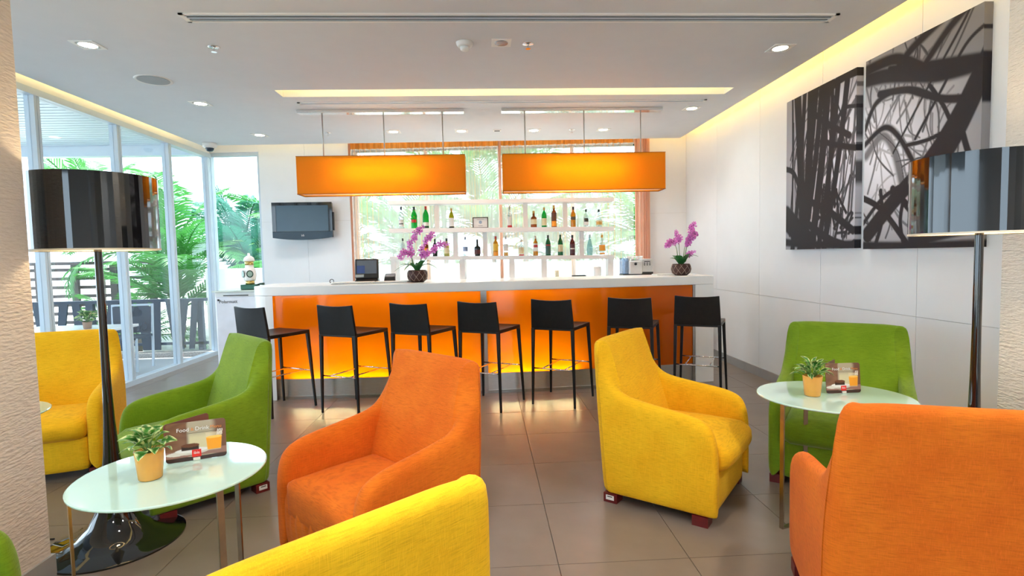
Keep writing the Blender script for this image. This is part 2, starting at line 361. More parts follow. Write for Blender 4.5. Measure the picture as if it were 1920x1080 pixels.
t = thing('smoke_detector', 'white stepped smoke detector on the ceiling', 'smoke detector', (-.107, 4.234, HC))
MB().lathe([(.066, 0), (.064, -.012), (.055, -.028), (.05, -.032)][::-1], 28).build('base', WHITE, t, smooth=True); MB().lathe([(.034, -.032), (.034, -.052), (.024, -.06)][::-1], 24).build('sensor_head', WHITE, t, smooth=True)
t = thing('ceiling_sensor', 'small square ceiling spotlight unlit beside smoke detector', 'ceiling light', (.172, 4.235, HC))
MB().box(-.075, .075, -.075, .075, -.004, 0).build('plate', WHITE, t); MB().lathe([(.05, -.008), (.052, -.004)], 24).build('lens', mat('grey_lens', (.25, .27, .3), .2, .6), t)
t = thing('ceiling_indicator', 'tiny dark rectangular fitting on ceiling between the pendants', 'ceiling fitting', (.209, 7.105, HC))
MB().box(-.05, .05, -.04, .04, -.01, 0).build('case', WHITE, t); MB().box(-.035, .035, -.025, .025, -.013, -.01).build('window', BLACKM, t)
t = thing('security_camera', 'white dome security camera in the left back corner', 'security camera', (-3.70, 7.70, HC))
MB().lathe([(.05, -.07), (.085, -.055), (.09, -.04), (.09, 0)], 28).build('housing', WHITE, t, smooth=True); MB().lathe([(.012, -.115), (.035, -.108), (.05, -.09), (.055, -.068)], 24).build('dome', mat('smoked_dome', (.02, .04, .07), .06), t, smooth=True)

# ------------------------------------------------------------------ pendants
SHADE = mat('orange_shade_fabric', (.78, .31, .010), .8, var=.04, vscale=90, trans=.5, tcol=(.95, .60, .02), bump=.1, bscale=400)
GREYM = mat('satin_grey_metal', (.42, .42, .42), .4, .6)
DIFFU = mat('white_diffuser', (.95, .9, .8), .6, trans=.7)
def pendant(x0, x1, label):
    cx = (x0 + x1) / 2; w = (x1 - x0) / 2; y0, y1 = -.125, .125; z0, z1 = 2.103, 2.505
    t = thing('pendant_lamp', label, 'pendant lamp', (cx, 6.11, 0), 0, 'long orange pendant lamps')
    MB().box(-w, w, -.05, .05, HC - .035, HC).build('ceiling_rail', CHROME, t, bevel=.004)
    for k, rx in enumerate((-w + .26, 0.02, w - .24)):
        MB().tube([(rx, 0, HC - .035), (rx, 0, z1 - .01)], .007, 8).build('rod', GREYM, t, smooth=True)
    a = .004
    MB().box(-w, w, y0, y0 + a, z0, z1).box(-w, w, y1 - a, y1, z0, z1).box(-w, -w + a, y0 + a, y1 - a, z0, z1).box(w - a, w, y0 + a, y1 - a, z0, z1).build('shade', SHADE, t)
    b = .006; TR = ORANGE_TRIM
    for zz in (z0, z1): MB().box(-w - .002, w + .002, y0 - .002, y0 + b, zz - b / 2, zz + b / 2).box(-w - .002, w + .002, y1 - b, y1 + .002, zz - b / 2, zz + b / 2).box(-w - .002, -w + b, y0 + b, y1 - b, zz - b / 2, zz + b / 2).box(w - b, w + .002, y0 + b, y1 - b, zz - b / 2, zz + b / 2).build('edge_binding', TR, t)
    MB().box(-w + .01, w - .01, y0 + .01, y1 - .01, z0 + .012, z0 + .016).build('diffuser', DIFFU, t); MB().box(-w + .01, w - .01, y0 + .01, y1 - .01, z1 - .03, z1 - .026).build('top_cover', DIFFU, t)
    MB().tube([(-w + .45, 0, 2.33), (w - .45, 0, 2.33)], .014, 10).build('tube_bulb', TUBE, t, smooth=True)
ORANGE_TRIM = mat('brown_orange_binding', (.35, .10, .02), .7)
pendant(-1.985, -.182, 'long orange fabric box pendant lamp, left one, over the bar'); pendant(.229, 2.034, 'long orange fabric box pendant lamp, right one, over the bar')

# ------------------------------------------------------------------ bar
def bary(x): return 5.455 + .0215 * (x + .7) ** 2
bar = thing('bar_counter', 'long white curved bar counter with backlit orange front panels', 'bar counter', (0, 0, 0))
xa, xb = -2.175, 2.205
front = [(x, bary(x)) for x in np.linspace(xa, xb, 40)]
# worktop with rounded left corner
cr = .26; ztop, zu = 1.140, 1.047
pts = []
cx, cy = -2.36 + cr, bary(-2.1) + cr - .03
for k in range(9):
    a = PI + (PI / 2) * k / 8; pts.append((cx + cr * math.cos(a), cy + cr * math.sin(a)))
pts += [(x, bary(x) - .03) for x in np.linspace(cx + .05, 2.43, 40)]
pts += [(2.43, 6.22), (-2.36, 6.22)]
MB().prism(pts, zu, ztop).build('worktop', WHITEG, bar, bevel=.006)
# left rounded end panel
inner = [(cx + (cr - .0) * math.cos(PI + PI / 2 * k / 8), cy + cr * math.sin(PI + PI / 2 * k / 8)) for k in range(9)]
e = inner + [(xa, bary(xa) - .025), (xa, bary(xa) + .15), (cx + .02, cy + .05), (-2.36 + .04, 6.22), (-2.36, 6.22)]
MB().prism(e, 0.0, zu).build('end_panel', WHITEG, bar, bevel=.004)
MB().prism([(2.225, bary(2.2) - .02), (2.43, bary(2.43) - .03), (2.43, 6.22), (2.39, 6.22), (2.39, bary(2.4) + .2), (2.225, bary(2.2) + .2)], 0, zu).build('end_panel', WHITEG, bar, bevel=.004)
ORP = None
def orange_panel():
    m, nt, out = newmat('orange_backlit_panel')
    p = N(nt, 'ShaderNodeBsdfPrincipled'); n = noise(nt, 2, 2); nt.links.new(mixcol(nt, n.outputs[0], (.66, .13, .004), (.70, .145, .005)), p.inputs['Base Color'])
    p.inputs['Roughness'].default_value = .12; p.inputs['Coat Weight'].default_value = .3; p.inputs['Coat Roughness'].default_value = .03
    t = N(nt, 'ShaderNodeBsdfTranslucent'); t.inputs[0].default_value = (1, .50, .005, 1)
    mx = N(nt, 'ShaderNodeMixShader'); mx.inputs[0].default_value = .5
    nt.links.new(p.outputs[0], mx.inputs[1]); nt.links.new(t.outputs[0], mx.inputs[2]); nt.links.new(mx.outputs[0], out.inputs[0]); return m
ORP = orange_panel()
def curved_slab(mb, x0, x1, off0, off1, z0, z1, n=24):
    poly = [(x, bary(x) + off0) for x in np.linspace(x0, x1, n)] + [(x, bary(x) + off1) for x in np.linspace(x1, x0, n)]
    return mb.prism(poly, z0, z1)
curved_slab(MB(), xa + .035, -.045, 0, .008, .205, zu).build('front_panel', ORP, bar)
curved_slab(MB(), .015, xb - .005, 0, .008, .205, zu).build('front_panel', ORP, bar)
curved_slab(MB(), -.045, .015, -.006, .01, .03, zu, 4).build('joint_strip', STEEL, bar)
curved_slab(MB(), xa, xa + .035, -.008, .012, .03, zu, 3).build('joint_strip', STEEL, bar)
curved_slab(MB(), xb - .005, xb + .022, -.012, .012, .03, zu, 3).build('joint_strip', STEEL, bar)
curved_slab(MB(), xa, xb, .012, .02, .03, .205).build('kick_plate', mat('light_brushed_steel', (.66, .65, .62), .3, 1, var=.12, vscale=20, mapscale=(1, 1, 30)), bar)
curved_slab(MB(), xa, xb, -.004, .02, 0, .03).build('kick_base', STEEL, bar)
curved_slab(MB(), xa, xb, .16, .17, .0, zu).build('back_board', mat('dark_absorber', (.07, .07, .07), .8), bar)  # unseen board, darkened to absorb light so the panel glow fades upward
curved_slab(MB(), xa, xb, .02, .16, .19, .2).build('light_shelf', WHITE, bar)
LEDP = emis('panel_light', (1, .98, .5), 230)
for x0, x1 in ((-1.95, -1.0), (-.95, -.10), (.06, .95)): curved_slab(MB(), x0, x1, .022, .05, .2, .212, 8).build('light_strip', LEDP, bar)

# back counter with shelves on it (in the back wall frame)
bc = thing('back_counter', 'white service counter behind the bar under the bottle shelf', 'counter', BW(4.2, .7, 0), BR)
MB().box(-2.0, 2.6, -.32, .32, 0, 1.04).build('cabinet', WHITE, bc, bevel=.004); MB().box(-2.02, 2.62, -.34, .34, 1.04, 1.08).build('worktop', WHITEG, bc, bevel=.004)
sh = thing('bottle_shelf', 'white open shelf unit of three long boards holding liquor bottles', 'shelf', BW(4.43, .75, 1.08), BR)
SHZ = []
u0, u1 = 2.93 - 4.43, 5.94 - 4.43
def sheared(z0, z1, h): # long board, slightly out of level as it hangs in the photograph
    return MB().add([(u0, -.13, z0 - h - 1.08), (u1, -.13, z1 - h - 1.08), (u1, .13, z1 - h - 1.08), (u0, .13, z0 - h - 1.08), (u0, -.13, z0 - 1.08), (u1, -.13, z1 - 1.08), (u1, .13, z1 - 1.08), (u0, .13, z0 - 1.08)],
                    [(0, 3, 2, 1), (4, 5, 6, 7), (0, 1, 5, 4), (1, 2, 6, 5), (2, 3, 7, 6), (3, 0, 4, 7)])
BD = [(2.165, 2.14, .05), (1.795, 1.755, .055), (1.42, 1.375, .05)]
for z0, z1, h in BD: sheared(z0, z1, h).build('board', WHITE, sh)
def bz(k, u): z0, z1, h = BD[k]; return z0 + (z1 - z0) * (u - 2.93) / 3.01
for k, us in ((0, (3.555, 4.766, 5.307)), (1, (3.799, 4.207, 5.526))):
    for u in us: MB().box(u - 4.43 - .03, u - 4.43 + .03, .02, .12, bz(k + 1, u) - 1.08, bz(k, u) - BD[k][2] - 1.08).build('post', WHITE, sh)
for u in (2.97, 3.9, 4.569, 5.005, 5.897): MB().box(u - 4.43 - .035, u - 4.43 + .035, -.10, .12, 0, bz(2, u) - .05 - 1.08).build('post', WHITE, sh)

# bottles
def tinted(name, c, dens=.75):
    m, nt, out = newmat(name)
    t = N(nt, 'ShaderNodeBsdfTransparent'); t.inputs[0].default_value = (*c, 1)
    p = N(nt, 'ShaderNodeBsdfPrincipled'); n = noise(nt, 30, 2)
    nt.links.new(mixcol(nt, n.outputs[0], tuple(x * .6 for x in c), c), p.inputs['Base Color']); p.inputs['Roughness'].default_value = .06
    mx = N(nt, 'ShaderNodeMixShader'); mx.inputs[0].default_value = dens
    nt.links.new(t.outputs[0], mx.inputs[1]); nt.links.new(p.outputs[0], mx.inputs[2]); nt.links.new(mx.outputs[0], out.inputs[0]); return m
GC = {'clear': tinted('clear_bottle', (.86, .90, .92), .22), 'green': tinted('green_bottle', (.04, .60, .14), .35), 'dgreen': tinted('dark_green_bottle', (.01, .18, .06), .8),
      'olive': tinted('olive_bottle', (.45, .45, .03), .6), 'amber': tinted('amber_bottle', (.40, .10, .01), .7), 'dark': tinted('dark_bottle', (.015, .02, .015), .95),
      'gold': tinted('gold_bottle', (.75, .38, .03), .6), 'pale': tinted('pale_yellow_bottle', (.75, .66, .25), .5), 'blue': tinted('pale_blue_bottle', (.55, .80, .82), .4),
      'red': tinted('dark_red_bottle', (.12, .01, .012), .9)}
MC = {}
def cmat(c):
    k = tuple(round(x, 3) for x in c)
    if k not in MC: MC[k] = mat('print_colour', c, .45)
    return MC[k]
BLK, WHT, RED, GLD, CRM, ORG = (.01, .01, .01), (.75, .75, .72), (.5, .02, .02), (.55, .33, .07), (.70, .62, .38), (.85, .33, .02)
SHP = {  # radius profile along 0..1 height
    'std': [(.98, 0), (1, .02), (1, .55), (.93, .62), (.55, .74), (.33, .80), (.31, .90)],
    'wine': [(.98, 0), (1, .02), (1, .58), (.85, .68), (.45, .80), (.34, .86), (.33, .92)],
    'slim': [(.98, 0), (1, .02), (1, .62), (.8, .70), (.42, .78), (.36, .92)],
    'squat': [(.95, 0), (1, .03), (1, .52), (.90, .62), (.40, .68), (.34, .88)],
    'flare': [(.8, 0), (.85, .02), (1, .45), (.95, .53), (.35, .62), (.28, .90)],
    'round': [(.75, 0), (1, .12), (1, .38), (.6, .55), (.3, .66), (.28, .88)],
    'bell': [(.85, 0), (.9, .03), (1, .3), (.8, .5), (.5, .68), (.32, .78), (.3, .9)]}
def bottle(u, k, h, r, shp, g, lab, cap, lz0, lz1, label, extra=None):
    p = BW(u, .75, bz(k, u)); t = thing('bottle', label, 'bottle', p, BR, 'liquor bottles on the middle board' if k == 1 else 'liquor bottles on the lowest board')
    prof = [(r * a, h * b) for a, b in SHP[shp]]
    MB().lathe(prof, 18).build('bottle_glass', GC[g], t, smooth=True)
    rr = prof[-1][0] * 1.12
    MB().lathe([(rr, h * .86), (rr, h), (rr * .9, h * 1.005)], 12).build('cap', cmat(cap), t, smooth=False)
    if lab: MB().lathe([(r * 1.015, h * lz0), (r * 1.015, h * lz1)], 18, caps=False, a0=PI * 1.1, a1=PI * 1.9).build('paper_label', cmat(lab), t, smooth=True)
    if extra:
        c, a, b = extra; MB().lathe([(r * 1.025, h * a), (r * 1.025, h * b)], 14, caps=False, a0=PI * 1.2, a1=PI * 1.8).build('label_band', cmat(c), t, smooth=True)
B = 'on the middle board'
for a in [
 (3.076, 1, .30, .036, 'std', 'clear', WHT, BLK, .1, .42, 'clear bottle with black cap, leftmost on the middle board', (BLK, .2, .24)),
 (3.251, 1, .295, .041, 'wine', 'green', None, BLK, 0, 0, 'bright green bottle with black cap on the middle board', (RED, .28, .42)),
 (3.411, 1, .30, .041, 'wine', 'green', WHT, RED, .12, .28, 'bright green bottle with red cap on the middle board', (BLK, .0, .1)),
 (3.760, 1, .27, .036, 'wine', 'olive', WHT, GLD, .1, .52, 'olive wine bottle with big white label', (BLK, .0, .09)),
 (4.552, 1, .285, .034, 'std', 'clear', WHT, (.35, .3, .25), .12, .52, 'clear bottle with white label and red foot', (RED, .0, .12)),
 (4.878, 1, .225, .042, 'squat', 'amber', CRM, GLD, .2, .5, 'short brown brandy bottle with cream label on the middle board', None),
 (5.019, 1, .27, .035, 'wine', 'green', CRM, GLD, .1, .46, 'green whisky bottle with gold neck and beige label', None),
 (5.152, 1, .30, .036, 'slim', 'amber', (.10, .03, .01), GLD, .3, .66, 'tall dark amber bottle, tallest on the middle board', (ORG, .05, .28)),
 (5.413, 1, .275, .034, 'slim', 'gold', (.10, .07, .03), BLK, .36, .52, 'slim amber whisky bottle with slanted dark label', None),
 (5.586, 1, .24, .034, 'std', 'clear', WHT, BLK, .12, .5, 'clear bottle with black cap and black and white label', (BLK, .3, .5)),
 (5.759, 1, .235, .044, 'round', 'clear', CRM, BLK, .1, .38, 'round bellied clear bottle, rightmost on the middle board', (GLD, .15, .3)),
 (3.085, 2, .245, .034, 'std', 'clear', WHT, BLK, .15, .45, 'clear bottle, leftmost on the lowest board', None),
 (3.399, 2, .25, .036, 'std', 'amber', ORG, BLK, .2, .45, 'brown bottle with orange label behind the orchid', (BLK, .0, .12)),
 (3.523, 2, .235, .033, 'std', 'dark', None, BLK, 0, 0, 'dark slim bottle behind the orchid blossoms', None),
 (3.684, 2, .24, .036, 'squat', 'pale', CRM, BLK, .15, .48, 'square pale yellow bottle right of the orchid', None),
 (3.939, 2, .26, .034, 'std', 'clear', (.30, .35, .5), (.2, .2, .25), .25, .48, 'clear bottle with blue-grey label on the lowest board', None),
 (4.103, 2, .225, .044, 'flare', 'dark', (.09, .02, .02), BLK, .12, .38, 'dark flared herbal liqueur bottle with squat body', None),
 (4.354, 2, .265, .036, 'slim', 'gold', (.75, .45, .03), RED, .25, .62, 'golden rum bottle with red cap', (ORG, .0, .22)),
 (4.492, 2, .26, .034, 'std', 'clear', WHT, (.5, .45, .4), .25, .6, 'clear bottle with golden liquid in its foot', (GLD, .0, .18)),
 (4.70, 2, .215, .040, 'squat', 'clear', CRM, (.6, .5, .4), .12, .52, 'squat clear gin bottle with wide shoulders', (RED, .0, .08)),
 (4.896, 2, .265, .033, 'slim', 'gold', WHT, (.55, .45, .35), .22, .62, 'slim whisky bottle with slanted red and white label', (RED, .42, .55)),
 (5.066, 2, .275, .036, 'wine', 'dgreen', (.03, .10, .08), BLK, .06, .5, 'dark green bottle with dark label on the lowest board', (RED, .48, .54)),
 (5.233, 2, .28, .036, 'wine', 'dgreen', CRM, (.02, .08, .02), .18, .52, 'green whiskey bottle with cream label on the lowest board', None),
 (5.396, 2, .275, .036, 'slim', 'red', (.07, .01, .015), BLK, .08, .55, 'dark red bottle with black cap on the lowest board', (WHT, .3, .36)),
 (5.631, 2, .28, .042, 'bell', 'blue', None, (.6, .7, .7), 0, 0, 'pale blue bell shaped bottle on the lowest board', None),
 (5.798, 2, .275, .042, 'bell', 'clear', ORG, ORG, .22, .5, 'clear bottle with round orange label, rightmost on the lowest board', (ORG, .04, .12))]:
    bottle(*a[:10], a[10], a[11])
# framed certificate
t = thing('framed_certificate', 'small framed certificate standing on the middle shelf board', 'picture frame', BW(4.155, .78, bz(1, 4.155) - .002), BR)
w, hh = .105, .148
MB().box(-w, w, -.008, .008, 0, .012).box(-w, w, -.008, .008, hh - .012, hh).box(-w, -w + .012, -.008, .008, 0.012, hh - .012).box(w - .012, w, -.008, .008, .012, hh - .012).build('frame', mat('dark_wood_frame', (.05, .02, .012), .4), t)
MB().box(-w + .012, w - .012, -.003, .003, .012, hh - .012).build('paper', LABELW, t)
MB().lathe([(.022, 0), (.022, .001)], 18).xf(Matrix.Translation((0, -.0035, .08)) @ Matrix.Rotation(PI / 2, 4, 'X')).build('seal', mat('grey_blue_ink', (.35, .42, .55), .6), t)
MB().box(-.05, .05, -.004, -.003, .118, .121).box(-.03, .03, -.004, -.003, .03, .034).build('printed_line', INK, t)

# curtain
def curtain():
    m, nt, out = newmat('sheer_orange_voile')
    tr = N(nt, 'ShaderNodeBsdfTransparent'); tr.inputs[0].default_value = (1, 1, 1, 1)
    d = N(nt, 'ShaderNodeBsdfDiffuse'); tl = N(nt, 'ShaderNodeBsdfTranslucent'); n = noise(nt, 1, 2, (60, 60, .4)); lw0 = N(nt, 'ShaderNodeLayerWeight'); lw0.inputs[0].default_value = .5; c = mixcol(nt, ramp(nt, lw0.outputs['Facing'], .25, .8), mixcol(nt, n.outputs[0], (.93, .87, .80), (.96, .92, .88)), (.92, .50, .22))  # pale face colour holds the daylight wash-out; orange only at fold edges
    nt.links.new(c, d.inputs[0]); nt.links.new(c, tl.inputs[0])
    a = N(nt, 'ShaderNodeMixShader'); a.inputs[0].default_value = .5; nt.links.new(d.outputs[0], a.inputs[1]); nt.links.new(tl.outputs[0], a.inputs[2])
    lw = N(nt, 'ShaderNodeLayerWeight'); lw.inputs[0].default_value = .5
    pw = N(nt, 'ShaderNodeMath', operation='POWER'); nt.links.new(lw.outputs['Facing'], pw.inputs[0]); pw.inputs[1].default_value = 2.5
    ma = N(nt, 'ShaderNodeMath', operation='MULTIPLY_ADD'); nt.links.new(pw.outputs[0], ma.inputs[0]); ma.inputs[1].default_value = .7; ma.inputs[2].default_value = .42
    mx = N(nt, 'ShaderNodeMixShader'); nt.links.new(ma.outputs[0], mx.inputs[0]); nt.links.new(tr.outputs[0], mx.inputs[1]); nt.links.new(a.outputs[0], mx.inputs[2])
    nt.links.new(mx.outputs[0], out.inputs[0]); return m
CURT = curtain()
LITBAND = mat('cove_lit_orange', (.78, .34, .07), .8, var=.45, vscale=1, mapscale=(70, 70, .2), trans=.4)  # warm light on the curtain top and its dark folds, put into colour
def drape(u0, u1, waves, amp, label, phase=0., n0=.12, lit_band=False):
    n = max(8, int(waves * 10)); zs = [.96, 1.6, 2.3, 2.9, 3.24]; vs = []
    rnd = random.Random(int(u0 * 100)); ph = [rnd.uniform(-.5, .5) for _ in range(n + 1)]
    for z in zs:
        for i in range(n + 1):
            s = i / n; w = math.sin(2 * PI * (waves * s + .25 * math.sin(9 * s)) + phase + .2 * math.sin(z * 1.3 + 12 * s)) * amp * (1 + .5 * math.sin(17 * s))
            vs.append((u0 + (u1 - u0) * s, -(n0 + w), z))
    fs = [(j * (n + 1) + i, j * (n + 1) + i + 1, (j + 1) * (n + 1) + i + 1, (j + 1) * (n + 1) + i) for j in range(len(zs) - 1) for i in range(n)]
    o = MB().add(vs, fs).build('curtain', CURT, None, smooth=True); o.location = BO; o.rotation_euler = (0, 0, BR)
    tag(o, label, 'curtain', 'sheer curtains over the back window')
    if lit_band:
        hv = [(x, y - .004, 3.005 if z < 3 else 3.25) for x, y, z in vs[-2 * (n + 1):]]
        MB().add(hv, [(i, i + 1, n + 2 + i, n + 1 + i) for i in range(n)]).build('cove_lit_band', LITBAND, o, smooth=True)  # added denser strip standing in for the warm-lit curtain before the lintel
    return o
drape(2.20, 4.40, 26, .016, 'sheer orange curtain over the left half of back window', lit_band=True)
drape(4.43, 6.36, 20, .020, 'sheer orange curtain over the right half of back window', 1, lit_band=True)
CURT2 = mat('orange_curtain_stack', (.84, .52, .38), .8, var=.25, vscale=1, mapscale=(80, 80, .5), trans=.5)
o = drape(6.38, 6.60, 5, .03, 'gathered brown-orange curtain bunched at right edge of back window', 0, .11); o.data.materials[0] = CURT2
o = drape(2.205, 2.235, 1, .02, 'thin gathered curtain edge at left side of back window', 0, .16); o.data.materials[0] = CURT2
o = drape(4.395, 4.435, 1, .02, 'gathered curtain edges meeting at middle of back window', 0, .17); o.data.materials[0] = CURT2

# television on the back wall pier
t = thing('television', 'black flat television on the wall left of the window', 'television', BW(1.49, .16, 1.70), BR + .10)
tv = MB().prism([(-.425, -.02), (.425, -.02), (.425, .05), (-.425, .05)], 0.03, .54); tv.build('housing', BLACKM, t, bevel=.008)
nb = 12; vs = []
bl = [(-.43 + .86 * i / nb, .03 - .035 * (1 - (2 * i / nb - 1) ** 2)) for i in range(nb + 1)]
MB().add([(x, -.032, z) for x, z in bl] + [(x, -.032, .12) for x, z in bl] + [(x, -.018, z) for x, z in bl] + [(x, -.018, .12) for x, z in bl],
         [(i, i + 1, nb + 2 + i, nb + 1 + i) for i in range(nb)] + [(i, i + 1, 2 * nb + 3 + i, 2 * nb + 2 + i) for i in range(nb)]).build('lower_bezel', mat('dark_blue_gloss', (.01, .03, .05), .25), t)
MB().box(-.43, -.375, -.032, -.018, .12, .545).box(.375, .43, -.032, -.018, .12, .545).box(-.375, .375, -.032, -.018, .5, .545).box(-.43, .43, -.032, -.018, .112, .122).build('bezel', BLACKG, t)
MB().box(-.375, .375, -.026, -.02, .12, .5).build('screen', mat('blue_grey_screen', (.045, .085, .12), .18, var=.05), t)
MB().box(.425, .445, .0, .05, .13, .40).build('side_speaker', BLACKM, t); MB().box(-.1, .1, .05, .13, .18, .4).build('wall_bracket', BLACKM, t)
text('LG', .035, mat('silver_ink', (.8, .8, .8), .3), t, (0, -.034, .06))

# things on the bar
CZ = ztop + .001
t = thing('cash_terminal', 'dark touch-screen till standing on the bar counter', 'cash register', (-1.28, 6.0, CZ), .12)
m4 = Matrix.Translation((0, .0, .145)) @ Matrix.Rotation(-.28, 4, 'X')
MB().box(-.125, .125, -.02, .03, -.11, .11).xf(m4).build('screen_housing', BLACKM, t, bevel=.012)
MB().box(-.105, .105, -.024, -.02, -.06, .09).xf(m4).build('screen', mat('till_screen', (.10, .14, .20), .15), t)
MB().box(-.105, -.02, -.026, -.022, -.055, .03).xf(m4).build('screen_tile', mat('till_blue', (.04, .09, .28), .2), t)
MB().box(-.118, -.03, -.026, -.022, -.1, -.07).xf(m4).build('sticker', mat('till_grey', (.45, .5, .5), .4), t)
MB().add([(-.13, -.1, 0), (.13, -.1, 0), (.13, .09, 0), (-.13, .09, 0), (-.11, -.02, .05), (.11, -.02, .05), (.11, .07, .07), (-.11, .07, .07)], [(0, 3, 2, 1), (4, 5, 6, 7), (0, 1, 5, 4), (1, 2, 6, 5), (2, 3, 7, 6), (3, 0, 4, 7)]).build('stand', BLACKM, t, bevel=.006)
t = thing('card_terminal', 'small black slip printer between till and orchid', 'printer', (-1.04, 6.02, CZ), .1)
MB().add([(-.06, -.05, 0), (.06, -.05, 0), (.06, .08, 0), (-.06, .08, 0), (-.055, -.03, .05), (.06, -.03, .055), (.06, .07, .09), (-.05, .07, .085)], [(0, 3, 2, 1), (4, 5, 6, 7), (0, 1, 5, 4), (1, 2, 6, 5), (2, 3, 7, 6), (3, 0, 4, 7)]).build('case', BLACKM, t, bevel=.006)
MB().box(-.045, .045, -.0, .006, .06, .066).build('slot', CHROME, t)
NEWS = mat('newsprint', (.72, .72, .70), .7, var=.2, vscale=120, mapscale=(1, 6, 1))
for i, (x, y, r, w, d, lb) in enumerate(((-1.36, 5.72, .05, .21, .13, 'open newspaper on bar in front of the till'), (-.97, 5.73, -.06, .19, .12, 'folded newspaper lying between till and orchid'))):
    t = thing('newspaper', lb, 'newspaper', (x, y, CZ), r, 'newspapers on the bar')
    for k in range(3): MB().box(-w + .01 * k, w - .006 * k, -d, d - .01 * k, .0055 * k, .0055 * k + .004).build('sheet', NEWS, t)
t = thing('ring_binder_spine', 'small black curled cable clip at the left end of newspaper', 'clip', (-1.58, 5.70, CZ + .012))
MB().tube([(.02 * math.cos(a), 0, .018 + .02 * math.sin(a)) for a in np.linspace(-.6, 4.2, 14)], .004, 6).build('loop', INK, t, smooth=True)
t = thing('paper_stack', 'thin white paper stack at the right end of bar', 'paper', (2.02, 6.05, CZ), .1)
for k in range(2): MB().box(-.10, .10, -.08, .08, .006 * k, .006 * k + .005).build('sheet', LABELW, t)
# back counter items
z = 1.081
p = BW(6.25, .78, z); t = thing('coffee_machine', 'white and silver coffee machine with dark base behind the bar', 'coffee machine', p, BR)
MB().box(-.20, .20, -.13, .16, 0, .035).build('base', BLACKM, t, bevel=.006); MB().box(.05, .20, -.13, .16, .06, .235).build('control_block', mat('light_grey_plastic', (.62, .62, .60), .35), t, bevel=.01)
MB().box(-.12, .05, -.16, .16, .035, .215).build('body', mat('silver_plastic', (.70, .70, .68), .3), t, bevel=.015); MB().box(.05, .2, -.125, .16, .035, .06).build('tray', INK, t)
MB().box(.08, .16, -.133, -.129, .195, .205).build('display', INK, t)
for i in range(3):
    for j in range(2): MB().lathe([(.008, 0), (.008, .004)], 10).xf(Matrix.Translation((.085 + .035 * i, -.13, .155 + .022 * j)) @ Matrix.Rotation(PI / 2, 4, 'X')).build('button', INK, t)
MB().lathe([(.018, 0), (.018, .006)], 16).xf(Matrix.Translation((-.04, -.16, .17)) @ Matrix.Rotation(PI / 2, 4, 'X')).build('knob', BLACKM, t)
MB().box(-.20, -.12, -.10, .14, .035, .25).build('water_tank', tinted('tank_plastic', (.55, .68, .85), .4), t, bevel=.01)
MB().box(-.14, .1, -.1, .1, .216, .225).build('cup_rail', CHROME, t)
for k in range(4):
    x = -.10 + .055 * k; MB().lathe([(.018, .225), (.026, .25), (.028, .275)], 14).xf(Matrix.Translation((x, 0, 0))).build('cup', WHITEG, t, smooth=True)
t = thing('white_canister', 'white canister standing under the shelf end', 'container', BW(5.72, .84, z), BR)
MB().lathe([(.045, 0), (.05, .01), (.05, .12), (.047, .125)], 20).build('body', WHITE, t, smooth=True); MB().lathe([(.05, .125), (.05, .14), (.02, .145)], 20).build('lid', WHITE, t)
t = thing('serving_tray', 'small black tray on the back counter under the shelf', 'tray', BW(5.46, .93, z), BR)
MB().box(-.09, .09, -.06, .06, 0, .012).build('plate', BLACKM, t, bevel=.003); MB().box(-.09, .09, -.06, -.054, .012, .035).box(-.09, .09, .054, .06, .012, .035).build('rim', BLACKM, t)
t = thing('pillar_candle', 'cream pillar candle standing under the shelf', 'candle', BW(5.17, .9, z), BR)
MB().lathe([(.026, 0), (.026, .10), (.02, .105)], 16).build('wax', mat('cream_wax', (.75, .68, .50), .5), t, smooth=True); MB().tube([(0, 0, .105), (.002, 0, .118)], .0015, 5).build('wick', INK, t)

# ------------------------------------------------------------------ orchids
LEAFM = mat('orchid_leaf', (.04, .18, .05), .35, var=.3, vscale=12, trans=.15); STEMM = mat('orchid_stem', (.12, .25, .06), .5)
PETM = mat('magenta_petal', (.80, .24, .70), .5, var=.3, vscale=60, trans=.35); LIPM = mat('dark_magenta_lip', (.22, .01, .15), .5)
WICK = mat('dark_wicker', (.055, .015, .012), .55, var=.4, vscale=60, bump=.8, bscale=120); WIRE = mat('pale_wire', (.45, .36, .30), .5)
def leaf_mesh(L, Wd, droop, fold=.25, n=7):
    mb = MB(); vs = []; fs = []
    for i in range(n + 1):
        s = i / n; x = L * s * (.45 + .5 * s * min(1., droop)); zz = L * (1.15 * s - (.35 + .55 * droop) * s * s)
        w = 1.3 * Wd * math.sin(PI * min(1, s * .92 + .06)) ** .7
        vs += [(x, -w, zz + fold * w), (x, 0, zz), (x, w, zz + fold * w)]
    for i in range(n):
        a = i * 3; fs += [(a, a + 3, a + 4, a + 1), (a + 1, a + 4, a + 5, a + 2)]
    return mb.add(vs, fs)
def blossom_mb(r):
    mb = MB()
    for k in range(5):
        a = 2 * PI * k / 5 + PI / 2; ww = .95 if k in (1, 4) else .65
        vs = [(0, 0, 0)]
        for q, (rr, sp) in enumerate(((.5, ww), (.9, ww * .75))):
            for sgn in (-1, 1): vs.append((r * rr * math.cos(a + sgn * sp * .6), -.15 * r * (q == 0), r * rr * math.sin(a + sgn * sp * .6)))
        vs.append((r * 1.05 * math.cos(a), .1 * r, r * 1.05 * math.sin(a)))
        mb.add(vs, [(0, 1, 3, 4, 2)[:5], (3, 5, 4)])
    return mb
